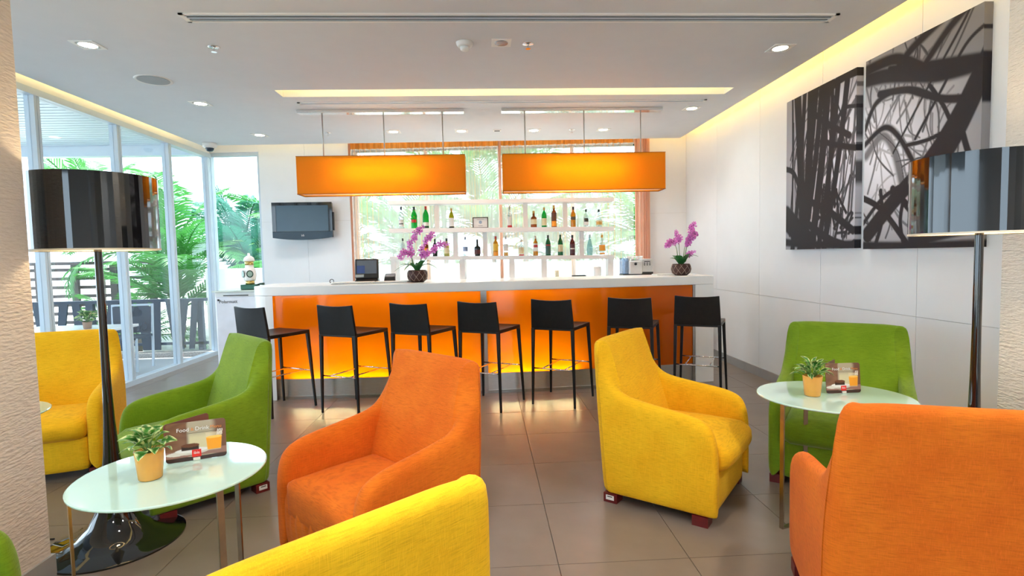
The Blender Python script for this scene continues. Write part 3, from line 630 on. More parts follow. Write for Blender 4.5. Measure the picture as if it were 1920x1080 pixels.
def orchid(loc, label, sprays, leaves, scale=1., squash=1.):
    t = thing('potted_orchid', label, 'potted plant', loc); rnd = random.Random(int(loc[0] * 50) + 99)
    R_ = .105; H = .125
    MB().lathe([(R_ * .62, 0), (R_ * .92, .03), (R_, .065), (R_ * .97, .1), (R_ * .86, H), (R_ * .78, H), (R_ * .8, H - .02)], 28).build('basket', WICK, t, smooth=True)
    for sg in (-1, 1):
        for k in range(10):
            a0 = 2 * PI * k / 10; pts = []
            for q in range(7):
                s = q / 6; a = a0 + sg * s * .75; zz = .012 + s * .105; rr = np.interp(zz, [0, .03, .065, .1, .125], [R_ * .62, R_ * .92, R_, R_ * .97, R_ * .86]) + .003
                pts.append((rr * math.cos(a), rr * math.sin(a), zz))
            MB().tube(pts, .0016, 4).build('wire', WIRE, t)
    for az, L, Wd, dr, z0 in leaves:
        o = leaf_mesh(L, Wd, dr).build('leaf', LEAFM, t, smooth=True); o.location = (.02 * math.cos(az), .02 * math.sin(az), H - .01 + z0); o.rotation_euler = (0, 0, az)
    bm = blossom_mb(.031)
    first = None
    for path, cnt, sfrom in [(p_, int(c_ * 1.3), s_) for p_, c_, s_ in sprays]:
        P = [Vector(p) for p in path]
        def at(s):
            f = s * (len(P) - 1); i = min(int(f), len(P) - 2); return P[i].lerp(P[i + 1], f - i)
        MB().tube([(0, 0, H - .02)] + [at(s) for s in np.linspace(0.0, 1, 10)], [.004] * 3 + [.003] * 8, 6).build('stem', STEMM, t, smooth=True)
        for k in range(cnt):
            s = sfrom + (1 - sfrom) * k / max(1, cnt - 1); c = at(s) + Vector((rnd.uniform(-.018, .018), rnd.uniform(-.035, .0), rnd.uniform(-.02, .016)))
            sc = (1.15 if s < .9 else .7) * scale * rnd.uniform(.85, 1.15)
            if first is None: o = bm.build('blossom', PETM, t); first = o; lip = MB().lathe([(.002, -.006), (.006, 0), (.003, .006)], 6).build('lip', LIPM, o)
            else: o = copy_tree(first, t)
            o.location = c; o.rotation_euler = (rnd.uniform(-.5, .4), rnd.uniform(-.5, .5), rnd.uniform(-.7, .7)); o.scale = (sc, sc, sc)
    return t
orchid((-.70, 5.72, CZ), 'magenta orchid in dark wicker pot beside the till',
       [([(-.03, 0, .15), (-.06, 0, .30), (-.05, -.02, .42), (.02, -.02, .52), (.06, -.02, .57)], 13, .25), ([(-.03, 0, .14), (-.06, 0, .26), (-.10, -.02, .33), (-.15, -.03, .30), (-.17, -.03, .25)], 7, .3),
        ([(.02, 0, .15), (.05, 0, .3), (.10, 0, .42), (.14, -.02, .47), (.18, -.02, .50)], 9, .3), ([(.02, 0, .14), (.05, 0, .25), (.08, -.02, .30), (.14, -.03, .30)], 7, .4),
        ([(.03, 0, .15), (.12, 0, .28), (.18, 0, .35), (.25, -.02, .38), (.33, -.02, .39)], 8, .4)],
       [(PI * .95, .20, .02, 1.0, 0), (PI * 1.1, .24, .018, 1.5, 0), (PI * .8, .18, .016, 1.6, .02), (.1, .17, .02, .8, 0), (-.3, .22, .02, 1.3, 0), (.5, .25, .016, 1.2, .02), (-PI / 2, .15, .025, .7, 0), (PI / 2, .16, .022, .5, 0), (-2.2, .16, .022, .5, 0), (-.9, .19, .024, .4, .0)])
orchid((2.16, 5.86, CZ), 'magenta orchid in dark wicker pot at the right end of bar',
       [([(-.03, 0, .15), (-.05, 0, .3), (-.09, -.02, .37), (-.14, -.02, .36), (-.17, -.02, .33)], 12, .45), ([(-.01, 0, .15), (-.02, 0, .3), (-.03, -.02, .42), (-.08, -.02, .47)], 7, .5),
        ([(.02, 0, .15), (.04, 0, .3), (.07, -.02, .38), (.12, -.02, .42), (.14, -.02, .47)], 16, .35), ([(.03, 0, .15), (.07, 0, .34), (.10, 0, .45), (.11, 0, .53), (.15, 0, .56)], 8, .45), ([(.05, 0, .15), (.08, 0, .22), (.12, -.02, .26)], 4, .5)],
       [(PI * .9, .14, .03, .5, 0), (PI * 1.15, .15, .03, .6, 0), (PI * .7, .16, .03, .3, 0), (.1, .17, .032, .5, 0), (-.3, .15, .03, .3, 0), (.6, .17, .03, .6, .0), (-PI / 2, .14, .035, .5, 0), (PI / 2, .16, .03, .3, 0), (-2.2, .16, .03, .3, 0), (-1.0, .17, .03, .2, .0), (.15, .21, .018, .9, .02)], .95)

# ------------------------------------------------------------------ fridge and beer tower left of the bar
t = thing('display_fridge', 'white waist-high fridge left of the bar under the beer tower', 'refrigerator', (-2.73, 6.12, 0), .0)
MB().box(-.26, .30, .035, .62, .03, 1.06).build('body', WHITEG, t, bevel=.01)
MB().box(-.235, .29, 0, .032, .06, 1.01).build('door', mat('pale_lilac_enamel', (.78, .80, .88), .3), t, bevel=.008)
MB().box(-.27, .31, -.01, .63, 1.062, 1.078).build('glass_top', mat('pale_green_glass_top', (.62, .70, .64), .08), t)
MB().box(-.15, .12, -.004, 0, 1.018, 1.028).box(.21, .26, -.004, 0, 1.018, 1.028).build('vent_slot', INK, t)
SWM = mat('pale_grey_print', (.62, .65, .75), .4)
for k in range(6):
    rr = .12 + .07 * k; MB().tube([(.30 - rr * math.cos(a) * .85, -.001, .30 + rr * math.sin(a) * 1.1) for a in np.linspace(.25, 1.2, 8)], .008, 4).build('printed_swirl', SWM, t)
text('Polarmatt', .05, INK, t, (-.10, -.002, .955)); MB().box(-.215, -.195, -.003, 0, .965, .985).build('printed_mark', INK, t)
for x in (-.24, .28):
    for y in (.06, .58): MB().box(x - .02, x + .02, y - .02, y + .02, 0, .03).build('foot', BLACKM, t)
t = thing('beer_tower', 'white and brass beer tap tower with round green badges', 'beer tap', (-2.66, 6.30, 1.079))
MB().box(-.085, .085, -.06, .06, 0, .055).build('base', mat('dark_green_paint', (.0, .10, .055), .3), t, bevel=.006)
GB = mat('polished_brass', (.75, .55, .2), .18, 1)
MB().lathe([(.048, .055), (.048, .098)], 20).build('lower_band', GB, t, smooth=True)
MB().lathe([(.055, .098), (.062, .11), (.07, .15), (.068, .2), (.055, .235), (.045, .25), (.045, .275)], 24).build('body', WHITEG, t, smooth=True)
MB().lathe([(.046, .275), (.046, .318)], 20).build('upper_band', GB, t, smooth=True)
MB().lathe([(.058, .318), (.06, .33), (.05, .36), (.025, .378), (.012, .385), (.016, .40), (.008, .41)], 22).build('crown', WHITEG, t, smooth=True)
for a in (-1.15, -2.35):
    m = Matrix.Rotation(a + PI / 2, 4, 'Z') @ Matrix.Translation((0, -.070, .175)) @ Matrix.Rotation(PI / 2, 4, 'X')
    MB().lathe([(.036, 0), (.036, .004)], 22, sy=1.15).xf(m).build('badge', mat('badge_green', (.01, .06, .035), .3), t)
    MB().lathe([(.026, .004), (.026, .006)], 22, sy=1.15).xf(m).build('badge_print', mat('badge_pale', (.35, .5, .42), .4), t)
MB().tube([(.07, 0, .04), (.12, -.03, .06), (.17, -.04, .06)], [.012, .01, .014], 8).build('tap_handle', mat('dark_green_handle', (.005, .05, .03), .3), t, smooth=True)

# ------------------------------------------------------------------ pictures on the right wall
def strokes(W_, H_, segs, base, wf=.62):
    xs, ys_ = np.meshgrid(np.linspace(0, 1, W_), np.linspace(0, 1, H_)); img = base(xs, ys_)
    dark = np.zeros_like(xs); asp = .78
    for (x0, y0, x1, y1, w, soft, op) in segs:
        ax, ay, bx, by = x0 * asp, y0, x1 * asp, y1; px, py = xs * asp, ys_
        L2 = (bx - ax) ** 2 + (by - ay) ** 2 + 1e-9; s = np.clip(((px - ax) * (bx - ax) + (py - ay) * (by - ay)) / L2, 0, 1)
        d = np.hypot(px - ax - s * (bx - ax), py - ay - s * (by - ay)); dark = np.maximum(dark, op * smooth01(1 - (d - w * wf) / soft))
    dk = np.array([.016, .013, .018]); return img * (1 - dark[..., None]) + dk * dark[..., None]
def curve(pts, w, soft=.006, op=1.):
    P = [np.array(p) for p in pts]; out = []; n = 8
    for i in range(len(P) - 1):
        p0, p1, p2, p3 = P[max(i - 1, 0)], P[i], P[i + 1], P[min(i + 2, len(P) - 1)]
        prev = None
        for k in range(n + 1):
            t_ = k / n; q = .5 * ((2 * p1) + (-p0 + p2) * t_ + (2 * p0 - 5 * p1 + 4 * p2 - p3) * t_ ** 2 + (-p0 + 3 * p1 - 3 * p2 + p3) * t_ ** 3)
            if prev is not None: out.append((prev[0], prev[1], q[0], q[1], w, soft, op))
            prev = q
    return out
def picture(name, yfar, ynear, z0, z1, segs, base, label):
    GW, GH = 190, 230; d = .055; wd = yfar - ynear
    t = thing(name, label, 'picture', (XR, (yfar + ynear) / 2, z0), 0, 'black and white canvas prints')
    img = strokes(GW, GH, segs, base, .80 if base is base1 else .66)
    vs = []; fs = []
    for j in range(GH):
        for i in range(GW): vs.append((-d, wd / 2 - wd * i / (GW - 1), (z1 - z0) * (1 - j / (GH - 1))))
    for j in range(GH - 1):
        for i in range(GW - 1): a = j * GW + i; fs.append((a, a + 1, a + GW + 1, a + GW))
    me = bpy.data.meshes.new('print'); me.from_pydata(vs, [], fs); me.update(); me.materials.append(CANV)
    o = bpy.data.objects.new('print', me); COL.objects.link(o); o.parent = t; setprint(o, img.reshape(-1, 3))
    # wrapped near edge
    vs = [(-d * (1 - q), -wd / 2, (z1 - z0) * (1 - j / (GH - 1))) for j in range(GH) for q in (0, .5, 1)]
    fs = [(j * 3 + q, j * 3 + q + 1, j * 3 + q + 4, j * 3 + q + 3) for j in range(GH - 1) for q in (0, 1)]
    me = bpy.data.meshes.new('wrapped_edge'); me.from_pydata(vs, [], fs); me.update(); me.materials.append(CANV)
    o = bpy.data.objects.new('wrapped_edge', me); COL.objects.link(o); o.parent = t; setprint(o, np.repeat(img[:, -4, :], 3, 0))
    MB().box(-d + .002, 0, -wd / 2 + .002, wd / 2, 0, z1 - z0).build('stretcher', mat('canvas_side', (.30, .29, .32), .7), t)
CANV = attrmat('canvas_print', .55, .3)
rg = random.Random(3)
def base1(x, y):
    g = .34 + .40 * np.exp(-(((x - .75) / .55) ** 2 + ((y - .55) / .45) ** 2)); return np.stack([g * .93, g * .92, g * 1.02], -1)
def base2(x, y):
    g = .30 + .62 * np.exp(-(((x - .22) / .50) ** 2 + ((y - .52) / .33) ** 2)) - .10 * (y < .25); return np.stack([g * .94, g * .94, g * 1.02], -1)
s1 = []
for x0, x1, w in ((.20, .30, .05), (.32, .12, .026), (.42, .30, .05), (.58, .30, .034), (.66, .42, .045), (.80, .52, .03), (.50, .22, .028), (.92, .60, .03), (.12, .10, .010), (.72, .62, .02)):
    s1 += curve([(x0 - .02, -.02), ((x0 * .6 + x1 * .4), .45), (x1, 1.02)], w)
s1 += curve([(.38, .12), (.62, .24), (.92, .36)], .022) + curve([(.55, .34), (.8, .40), (1.0, .44)], .02) + curve([(.60, .06), (.8, .02), (1.02, .02)], .03) + curve([(.72, .3), (.83, .2), (1.0, .21)], .012)
s1 += curve([(0, .45), (.14, .50), (.3, .70)], .02) + curve([(.3, .68), (.6, .75), (.98, .90)], .026) + curve([(0, .95), (.4, .97), (1, .98)], .02, .02) + curve([(0, .78), (.2, .88), (.35, .95)], .09, .02) + curve([(.4, .85), (.7, .95), (1, 1.0)], .03)
for k in range(60):
    x = rg.uniform(.05, 1); y = rg.uniform(.35, 1.1); a = rg.gauss(1.32, .30); L = rg.uniform(.25, .75); bd = rg.uniform(-.5, .3)
    s1 += curve([(x, y), (x + L * .5 * math.cos(a), y - L * .5 * math.sin(a)), (x + L * math.cos(a) + L * .25 * math.cos(a + bd), y - L * math.sin(a + bd * .5))], rg.uniform(.002, .010), .005, rg.uniform(.75, 1))
for k in range(28):
    x = rg.uniform(.45, 1); y = rg.uniform(.72, 1); a = rg.uniform(0, PI); L = rg.uniform(.08, .2)
    s1.append((x, y, x + L * math.cos(a), y - L * math.sin(a), rg.uniform(.005, .013), .004, 1))
s2 = curve([(-.02, .10), (.2, .12), (.45, .17), (.7, .22), (1.02, .24)], .040, .025) + curve([(.25, .10), (.6, .16), (.98, .22)], .02, .02) + curve([(-.02, .05), (.3, .06), (.55, .16)], .03, .02)
s2 += curve([(1.05, .20), (.85, .42), (.62, .60), (.35, .74), (.05, .92)], .062, .008) + curve([(1.0, .32), (.8, .55), (.62, .66)], .045, .01) + curve([(.78, 0.02), (.9, 0), (.55, .30), (.30, .52)], .007)
s2 += curve([(1.02, .09), (.88, .14), (.70, .30), (.50, .48)], .009) + curve([(.15, .2), (.45, .24), (.7, .33), (.92, .37)], .020, .012) + curve([(.62, .26), (.72, .36), (.78, .44)], .014)
s2 += curve([(0, .36), (.12, .24), (.35, .22), (.6, .3)], .014, .015) + curve([(.0, .44), (.2, .38), (.34, .44), (.48, .58)], .013, .02) + curve([(.02, .50), (.18, .42), (.3, .5), (.4, .7)], .016, .03, .8)
s2 += curve([(.4, .50), (.6, .50), (.75, .48)], .012) + curve([(.55, .16), (.75, .04), (.98, -.05)], .016, .02) + curve([(.3, .12), (.45, .05), (.7, -.02)], .02, .02)
s2 += curve([(-.02, .72), (.2, .80), (.45, .98)], .022) + curve([(0, .86), (.2, .74), (.42, .68)], .015) + curve([(.3, .70), (.5, .84), (.62, 1.0)], .026) + curve([(.18, .7), (.2, .85), (.12, 1.0)], .018) + curve([(.42, .72), (.38, .86), (.42, 1.0)], .016)
s2 += curve([(.5, .96), (.8, .92), (1.02, .90)], .045, .02) + curve([(0, .98), (.5, .99), (1, .99)], .02, .02) + curve([(.85, .45), (.92, .6), (1.02, .7)], .02) + curve([(.7, .62), (.85, .72), (1.0, .85)], .03)
for k in range(70):
    x = rg.uniform(.0, .75); y = rg.uniform(.15, 1.05); a = rg.choice([rg.gauss(.95, .35), rg.gauss(2.3, .4)]); L = rg.uniform(.15, .5); bd = rg.uniform(-.8, .8)
    s2 += curve([(x, y), (x + L * .5 * math.cos(a), y - L * .5 * math.sin(a)), (x + L * math.cos(a + bd * .6), y - L * math.sin(a + bd * .6))], rg.uniform(.001, .006), .006, rg.uniform(.45, .95))
picture('canvas_picture', 5.20, 4.21, 1.395, 2.815, s1, base1, 'canvas print of dark upright stalks, farther one on the right wall')
picture('canvas_picture', 4.11, 3.12, 1.385, 2.82, s2, base2, 'canvas print of tangled branches, nearer one above the black lamp')

# ------------------------------------------------------------------ armchairs
def zt_profile(y):
    return float(np.interp(y, [-.36, -.30, -.265, -.235, -.205, -.17, -.12, -.05, .05, .15, .22, .27, .30, .322, .332],
                              [.915, .89, .81, .735, .675, .635, .610, .595, .580, .568, .555, .535, .505, .45, .36]))
def chair_shell(extra_w=0.):
    HW = .368; ts = .082
    def hw(z, rear): return HW - .030 * smooth01((z - .45) / .45) * rear - .012 * smooth01((.12 - z) / .1)
    def yb(z): return -.30 - .075 * (z / .915) ** 1.3
    def yin(z): return float(np.interp(z, [0, .38, .6, .92], [-.08, -.13, -.20, -.30]))
    cols = []; ysam = [.332, .328, .318, .30, .275, .24, .20, .13, .06, -.01, -.07, -.12, -.16, -.19, -.22, -.245, -.27]
    S = [('s', y) for y in ysam] + [('c', a) for a in (0, .33, .66, 1.)] + [('b', q) for q in (.8, .5, .2)]
    full = [(k, v, 1) for k, v in S] + [('b', 0., 1)] + [(k, v, -1) for k, v in reversed(S)]
    zl = [.05, .065, .10, .2, .32]
    verts = []; R_ = .05
    for k, v, sg in full:
        if k == 's': yn = v; top = zt_profile(yn)
        else: yn = -.30; top = .915 - (.006 if k == 'c' else 0)
        th = {.332: .35, .328: .62, .318: .85, .30: .97}.get(v, 1.) if k == 's' else 1.
        sec = []
        ztops = [.05, .058, .09] + [.09 + (top - .045 - .09) * q for q in (.2, .4, .6, .8, 1.)]
        def OI(z):
            if k == 's':
                rear = smooth01((.10 - yn) / .35); w = hw(z, rear); yo = yn + (yb(z) + .30) * smooth01((.1 - yn) / .4)
                xo, xi = w, w - ts; yi = max(yo, yin(z)); mid = (xo + xi) / 2
                return (sg * (mid + (xo - mid) * th), yo), (sg * (mid + (xi - mid) * th), yi)
            w = hw(z, 1.)
            if k == 'c':
                a = v * PI / 2; xo = w - R_ + R_ * math.cos(a); yo = yb(z) + R_ - R_ * math.sin(a); return (sg * xo, yo), (sg * (w - ts), yin(z))
            return (sg * (w - R_) * v, yb(z)), (sg * (w - ts) * v, yin(z))
        ins = .012
        for q, z in enumerate(ztops):
            (a, b), (c, d) = OI(z); f = {0: .12, 1: .03}.get(q, 0)
            sec.append((a + (c - a) * f, b + (d - b) * f, z))
        (a, b), (c, d) = OI(top); r = .045
        for ang in (.25, .5, .75):
            f = .5 - .5 * math.cos(ang * PI); zz = top - r + r * math.sin(ang * PI)
            # keep rounding local to the edges
            sec.append((a + (c - a) * f, b + (d - b) * f, zz))
        for z in reversed(ztops[2:]):
            (a, b), (c, d) = OI(z); sec.append((c, d, z))
        cols.append(sec)
    m = len(cols[0]); vs = [p for c in cols for p in c]
    fs = [(i * m + j, (i + 1) * m + j, (i + 1) * m + j + 1, i * m + j + 1) for i in range(len(cols) - 1) for j in range(m - 1)]
    # end caps and underside
    for i in (0, len(cols) - 1): fs.append(tuple(i * m + j for j in (range(m) if i else range(m - 1, -1, -1))))
    for i in range(len(cols) - 1): fs.append((i * m, i * m + m - 1, (i + 1) * m + m - 1, (i + 1) * m))
    return MB().add(vs, fs)
def pillow_box(x, y0, y1, z0, z1, dome=.02, bulge=.02, n=10, r=.05, wr=0.):
    """rounded upholstery block; superellipse-like grid"""
    vs = []; fs = []; nx, ny, nz = 14, 12, 6
    cx, cy, cz = 0, (y0 + y1) / 2, (z0 + z1) / 2; hx, hy, hz = x, (y1 - y0) / 2, (z1 - z0) / 2
    idx = {}
    def P(i, j, k):
        key = (i, j, k)
        if key in idx: return idx[key]
        u, v, w = 2 * i / nx - 1, 2 * j / ny - 1, 2 * k / nz - 1
        px, py, pz = u * hx, v * hy, w * hz
        ix, iy, iz = max(-hx + r, min(hx - r, px)), max(-hy + r, min(hy - r, py)), max(-hz + min(r, hz * .98), min(hz - min(r, hz * .98), pz))
        d = Vector((px - ix, py - iy, pz - iz))
        rr = min(r, hz * .98)
        if d.length > 1e-6: d = d.normalized() * rr
        p = Vector((ix, iy, iz)) + d
        if w > 0: p.z += dome * (1 - u * u) * (1 - v * v) * w
        if v > 0: p.y += bulge * (1 - w * w) * (1 - u ** 4) * v
        idx[key] = len(vs); vs.append((p.x + cx, p.y + cy, p.z + cz)); return idx[key]
    for i in range(nx):
        for j in range(ny): fs.append((P(i, j, 0), P(i, j + 1, 0), P(i + 1, j + 1, 0), P(i + 1, j, 0))); fs.append((P(i, j, nz), P(i + 1, j, nz), P(i + 1, j + 1, nz), P(i, j + 1, nz)))
    for i in range(nx):
        for k in range(nz): fs.append((P(i, 0, k), P(i + 1, 0, k), P(i + 1, 0, k + 1), P(i, 0, k + 1))); fs.append((P(i, ny, k), P(i, ny, k + 1), P(i + 1, ny, k + 1), P(i + 1, ny, k)))
    for j in range(ny):
        for k in range(nz): fs.append((P(0, j, k), P(0, j, k + 1), P(0, j + 1, k + 1), P(0, j + 1, k))); fs.append((P(nx, j, k), P(nx, j + 1, k), P(nx, j + 1, k + 1), P(nx, j, k + 1)))
    return MB().add(vs, fs)
def skirt_mb():
    # loose slip-cover front with drooping gathers
    nx, nz = 60, 12; vs = []; fs = []
    for k in range(nz + 1):
        w = k / nz; z = .05 + w * .33
        for i in range(nx + 1):
            u = 2 * i / nx - 1; wr = math.sin(u * 15 + 4 * w + 2 * math.sin(5 * u)) * .5 + math.sin(u * 31 + 1.3 * w) * .3
            y = .305 + .022 * math.sin(PI * w) + -.016 * wr * smooth01((w - .15) / .5) * (1 - .5 * w) - .03 * max(0, w - .8) / .2
            vs.append((u * .288, y, z))
    for k in range(nz):
        for i in range(nx): a = k * (nx + 1) + i; fs.append((a, a + 1, a + nx + 2, a + nx + 1))
    o = len(vs); vs += [(-.288, .2, .05), (.288, .2, .05), (.288, .2, .36), (-.288, .2, .36)]
    fs += [(o, o + 1, o + 2, o + 3)]
    return MB().add(vs, fs)
CH = {}
def make_chair(m, skirt, label):
    t = thing('armchair', label, 'armchair', (0, 0, 0), 0, 'upholstered lounge armchairs')
    chair_shell().build('upholstered_shell', m, t, smooth=True, subsurf=1)
    if skirt:
        skirt_mb().build('front_skirt', m, t, smooth=True); pillow_box(.286, -.16, .325, .22, .395, .018, .008, r=.035).build('seat_cushion', m, t, smooth=True)
    else:
        pillow_box(.286, .16, .315, .05, .27, 0, 0, r=.02).build('front_panel', m, t, smooth=True); pillow_box(.290, -.16, .355, .255, .400, .022, .03, r=.055).build('seat_cushion', m, t, smooth=True)
    MB().box(-.30, .30, -.26, .25, .048, .058).build('underside', INK, t)
    for sx in (-1, 1):
        for sy in (-.245, .25):
            MB().box(sx * .32 - .04, sx * .32 + .04, sy - .04, sy + .04, 0, .052).build('foot', REDW, t)
    return t
def sticker(chair, sx):
    # asset label on the outer side of the rear foot
    x = sx * .3605
    MB().box(x - .0006, x + .0012, -.27, -.222, .016, .042).build('asset_label', LABELW, chair)
    MB().box(x + sx * .0012, x + sx * .0018, -.262, -.232, .032, .037).build('printed_line', INK, chair)
def place(key, m, skirt, loc, face, label, st=None):
    rz = math.atan2(face[1], face[0]) - PI / 2
    if key not in CH: CH[key] = make_chair(m, skirt, label); o = CH[key]; o.location = (*loc, 0); o.rotation_euler = (0, 0, rz)
    else: o = dup(CH[key], (*loc, 0), rz, label)
    if st: sticker(o, st)
    return o
def from_rear(rear, face, side, y=-.30, x=.362):
    """origin of a chair whose outer rear corner (side +1 = its right) stands at rear"""
    f = Vector(face).normalized(); r = Vector((f.y, -f.x)); p = Vector(rear) - f * y - r * (side * x); return (p.x, p.y)
FY = (.781, -.625); place('y', YEL, False, from_rear((.628, 2.965), FY, 1), FY, 'yellow armchair standing alone in front of the bar, facing right', None)
FO = (-.715, -.70); place('o', ORA, True, from_rear((-.039, 2.443), FO, -1), FO, 'orange armchair with loose wrinkled cover in the centre')
FG = (-.73, -.683); place('g', GRN, False, from_rear((-1.325, 3.31), FG, -1), FG, 'green armchair between black lamp and bar, facing left')
FGR = (-.592, -.806); fr = Vector(FGR); rt = Vector((fr.y, -fr.x)); cpos = Vector((1.665, 3.09)) - fr * .325 - rt * .362; place('g', GRN, False, (cpos.x, cpos.y), FGR, 'green armchair against the right wall behind the glass table')
FYB = (-.66, .751); place('y', YEL, False, from_rear((.022, 1.185), FYB, 1, -.372, .338), FYB, 'yellow armchair seen from behind at the bottom centre')
FOR = (.350, .937); place('o', ORA, True, from_rear((1.10, 1.61), FOR, -1, -.372, .338), FOR, 'orange armchair seen from behind at the right edge')
FGL = (.95, .31); place('g', GRN, False, (-1.805, 1.44), FGL, 'green armchair cut off at the bottom left, beside the pier')
FYL = (.33, -.944); fr = Vector(FYL); rt = Vector((fr.y, -fr.x)); place('y', YEL, False, (-3.0, 3.83), FYL, 'yellow armchair half hidden behind the left pier')
bpy.context.view_layer.update()
for o in [o for o in bpy.data.objects if o.name.startswith('armchair')]:
    if 'standing alone' in o['label']: sticker(o, 1)
    if 'between black lamp' in o['label']: sticker(o, -1)

# ------------------------------------------------------------------ bar stools
def make_stool(label):
    t = thing('bar_stool', label, 'bar stool', (0, 0, 0), 0, 'black leather bar stools along the bar')
    n = 8
    # backrest: slightly curved slab with a shallow dipped top
    vs = []; H0, H1 = .722, .993
    for k in range(5):
        w = k / 4
        for i in range(n + 1):
            u = 2 * i / n - 1; hwid = .208 - .014 * w; z = H0 + (H1 - H0) * w - (.012 * (1 - u * u) * (w == 1)) ; y = -.018 - .030 * w - .016 * (1 - u * u) * w
            vs.append((u * hwid, y, z))
    m = len(vs); vs += [(x, y + .024, z) for x, y, z in vs]
    fs = []
    for k in range(4):
        for i in range(n): a = k * (n + 1) + i; fs += [(a, a + 1, a + n + 2, a + n + 1), (m + a, m + a + n + 1, m + a + n + 2, m + a + 1)]
    rim = [i for i in range(n + 1)] + [k * (n + 1) + n for k in range(1, 5)] + [4 * (n + 1) + i for i in range(n - 1, -1, -1)] + [k * (n + 1) for k in range(3, 0, -1)]
    for a, b in zip(rim, rim[1:] + rim[:1]): fs.append((a, b, m + b, m + a))
    MB().add(vs, fs).build('backrest', BLACKL, t, smooth=True, bevel=.004)
    vs = []
    for j in range(5):
        for i in range(n + 1):
            u = 2 * i / n - 1; v = j / 4; vs.append((u * (.205 + .005 * v), -.015 + .455 * v, .738 - .012 * (1 - u * u) * math.sin(PI * v)))
    m = len(vs); vs += [(x, y, .705) for x, y, z in vs]; fs = []
    for j in range(4):
        for i in range(n): a = j * (n + 1) + i; fs += [(a, a + 1, a + n + 2, a + n + 1), (m + a, m + a + n + 1, m + a + n + 2, m + a + 1)]
    rim = [i for i in range(n + 1)] + [k * (n + 1) + n for k in range(1, 5)] + [4 * (n + 1) + i for i in range(n - 1, -1, -1)] + [k * (n + 1) for k in range(3, 0, -1)]
    for a, b in zip(rim, rim[1:] + rim[:1]): fs.append((a, b, m + b, m + a))
    MB().add(vs, fs).build('seat', BLACKL, t, smooth=True, bevel=.005)
    for sx in (-1, 1):
        MB().bar((sx * .193, -.006, .722), (sx * .208, -.012, 0), .030, .030, .018, .018).build('leg', BLACKL, t, bevel=.003)
        MB().bar((sx * .195, .425, .710), (sx * .222, .465, 0), .030, .030, .018, .018).build('leg', BLACKL, t, bevel=.003)
        MB().tube([(sx * .11, -.008, .345), (sx * .11, .447, .345)], .006, 8).build('foot_rail', CHROME, t, smooth=True)
    MB().tube([(-.200, -.009, .345), (.200, -.009, .345)], .0065, 8).build('foot_rail', CHROME, t, smooth=True)
    MB().tube([(-.209, .447, .345), (.209, .447, .345)], .0065, 8).build('foot_rail', CHROME, t, smooth=True)
    return t
rears = [((-2.285, 5.06), (-1.86, 4.808), 'leftmost of the seven, in front of the white bar end'), ((-1.50, 4.975), (-1.13, 4.785), 'second from the left, right of the green armchair'),
         ((-.86, 4.97), (-.48, 4.775), 'third from the left, behind the central orange armchair'), ((-.24, 4.955), (.12, 4.765), 'middle one, in front of the steel joint of bar'),
         ((.435, 5.01), (.79, 4.81), 'fifth from the left, before the brightest right panel'), ((1.14, 4.965), (1.505, 4.80), 'sixth from the left, behind the yellow armchair'),
         ((1.78, 4.975), (2.12, 4.79), 'rightmost of the seven, by the white bar end')]
st0 = None
for (ax, ay), (bx, by), lb in rears:
    rz = math.atan2(by - ay, bx - ax); loc = ((ax + bx) / 2, (ay + by) / 2, 0); lb = 'black leather bar stool, ' + lb
    if st0 is None: st0 = make_stool(lb); st0.location = loc; st0.rotation_euler = (0, 0, rz)
    else: dup(st0, loc, rz, lb)

# ------------------------------------------------------------------ glass side tables
def side_table(x, y, r, h, rot, label, legs, sx=1., sy=1.):
    t = thing('side_table', label, 'side table', (x, y, 0), rot, 'oval frosted glass side tables')
    MB().lathe([(r - .004, h - .010), (r, h - .007), (r, h - .003), (r - .004, h)], 64, sx=sx, sy=sy).build('glass_top', FROST, t, smooth=False)
    rx, ry = r * sx, r * sy
    for deg in legs:
        a = math.radians(deg) - rot; x0, y0 = (rx - .012) * math.cos(a), (ry - .012) * math.sin(a); m = Matrix.Translation((x0, y0, 0)) @ Matrix.Rotation(a, 4, 'Z'); q = math.hypot(x0, y0)
        MB().box(-.004, .004, -.011, .011, 0, h - .0105).xf(m).build('leg', BRASSY, t)
        MB().box(-q + .02, -.004, -.011, .011, 0, .008).xf(m).build('floor_bar', BRASSY, t); MB().box(-q + .02, -.004, -.011, .011, h - .020, h - .0105).xf(m).build('top_bar', BRASSY, t)
    MB().lathe([(.035, 0), (.035, .009)], 20).build('floor_hub', BRASSY, t)
    return t
side_table(-1.175, 2.04, .318, .62, .0, 'frosted glass table at left with yellow pot and menu card', (224, 325, 72), 1.0, 1.0)
side_table(1.775, 2.66, .335, .64, -.45, 'frosted glass table at right in front of the green armchair', (199, 80, 330), 1.08, .97)
side_table(-2.72, 3.0, .30, .60, .2, 'frosted glass table mostly hidden behind the left pier', (0, 120, 240))

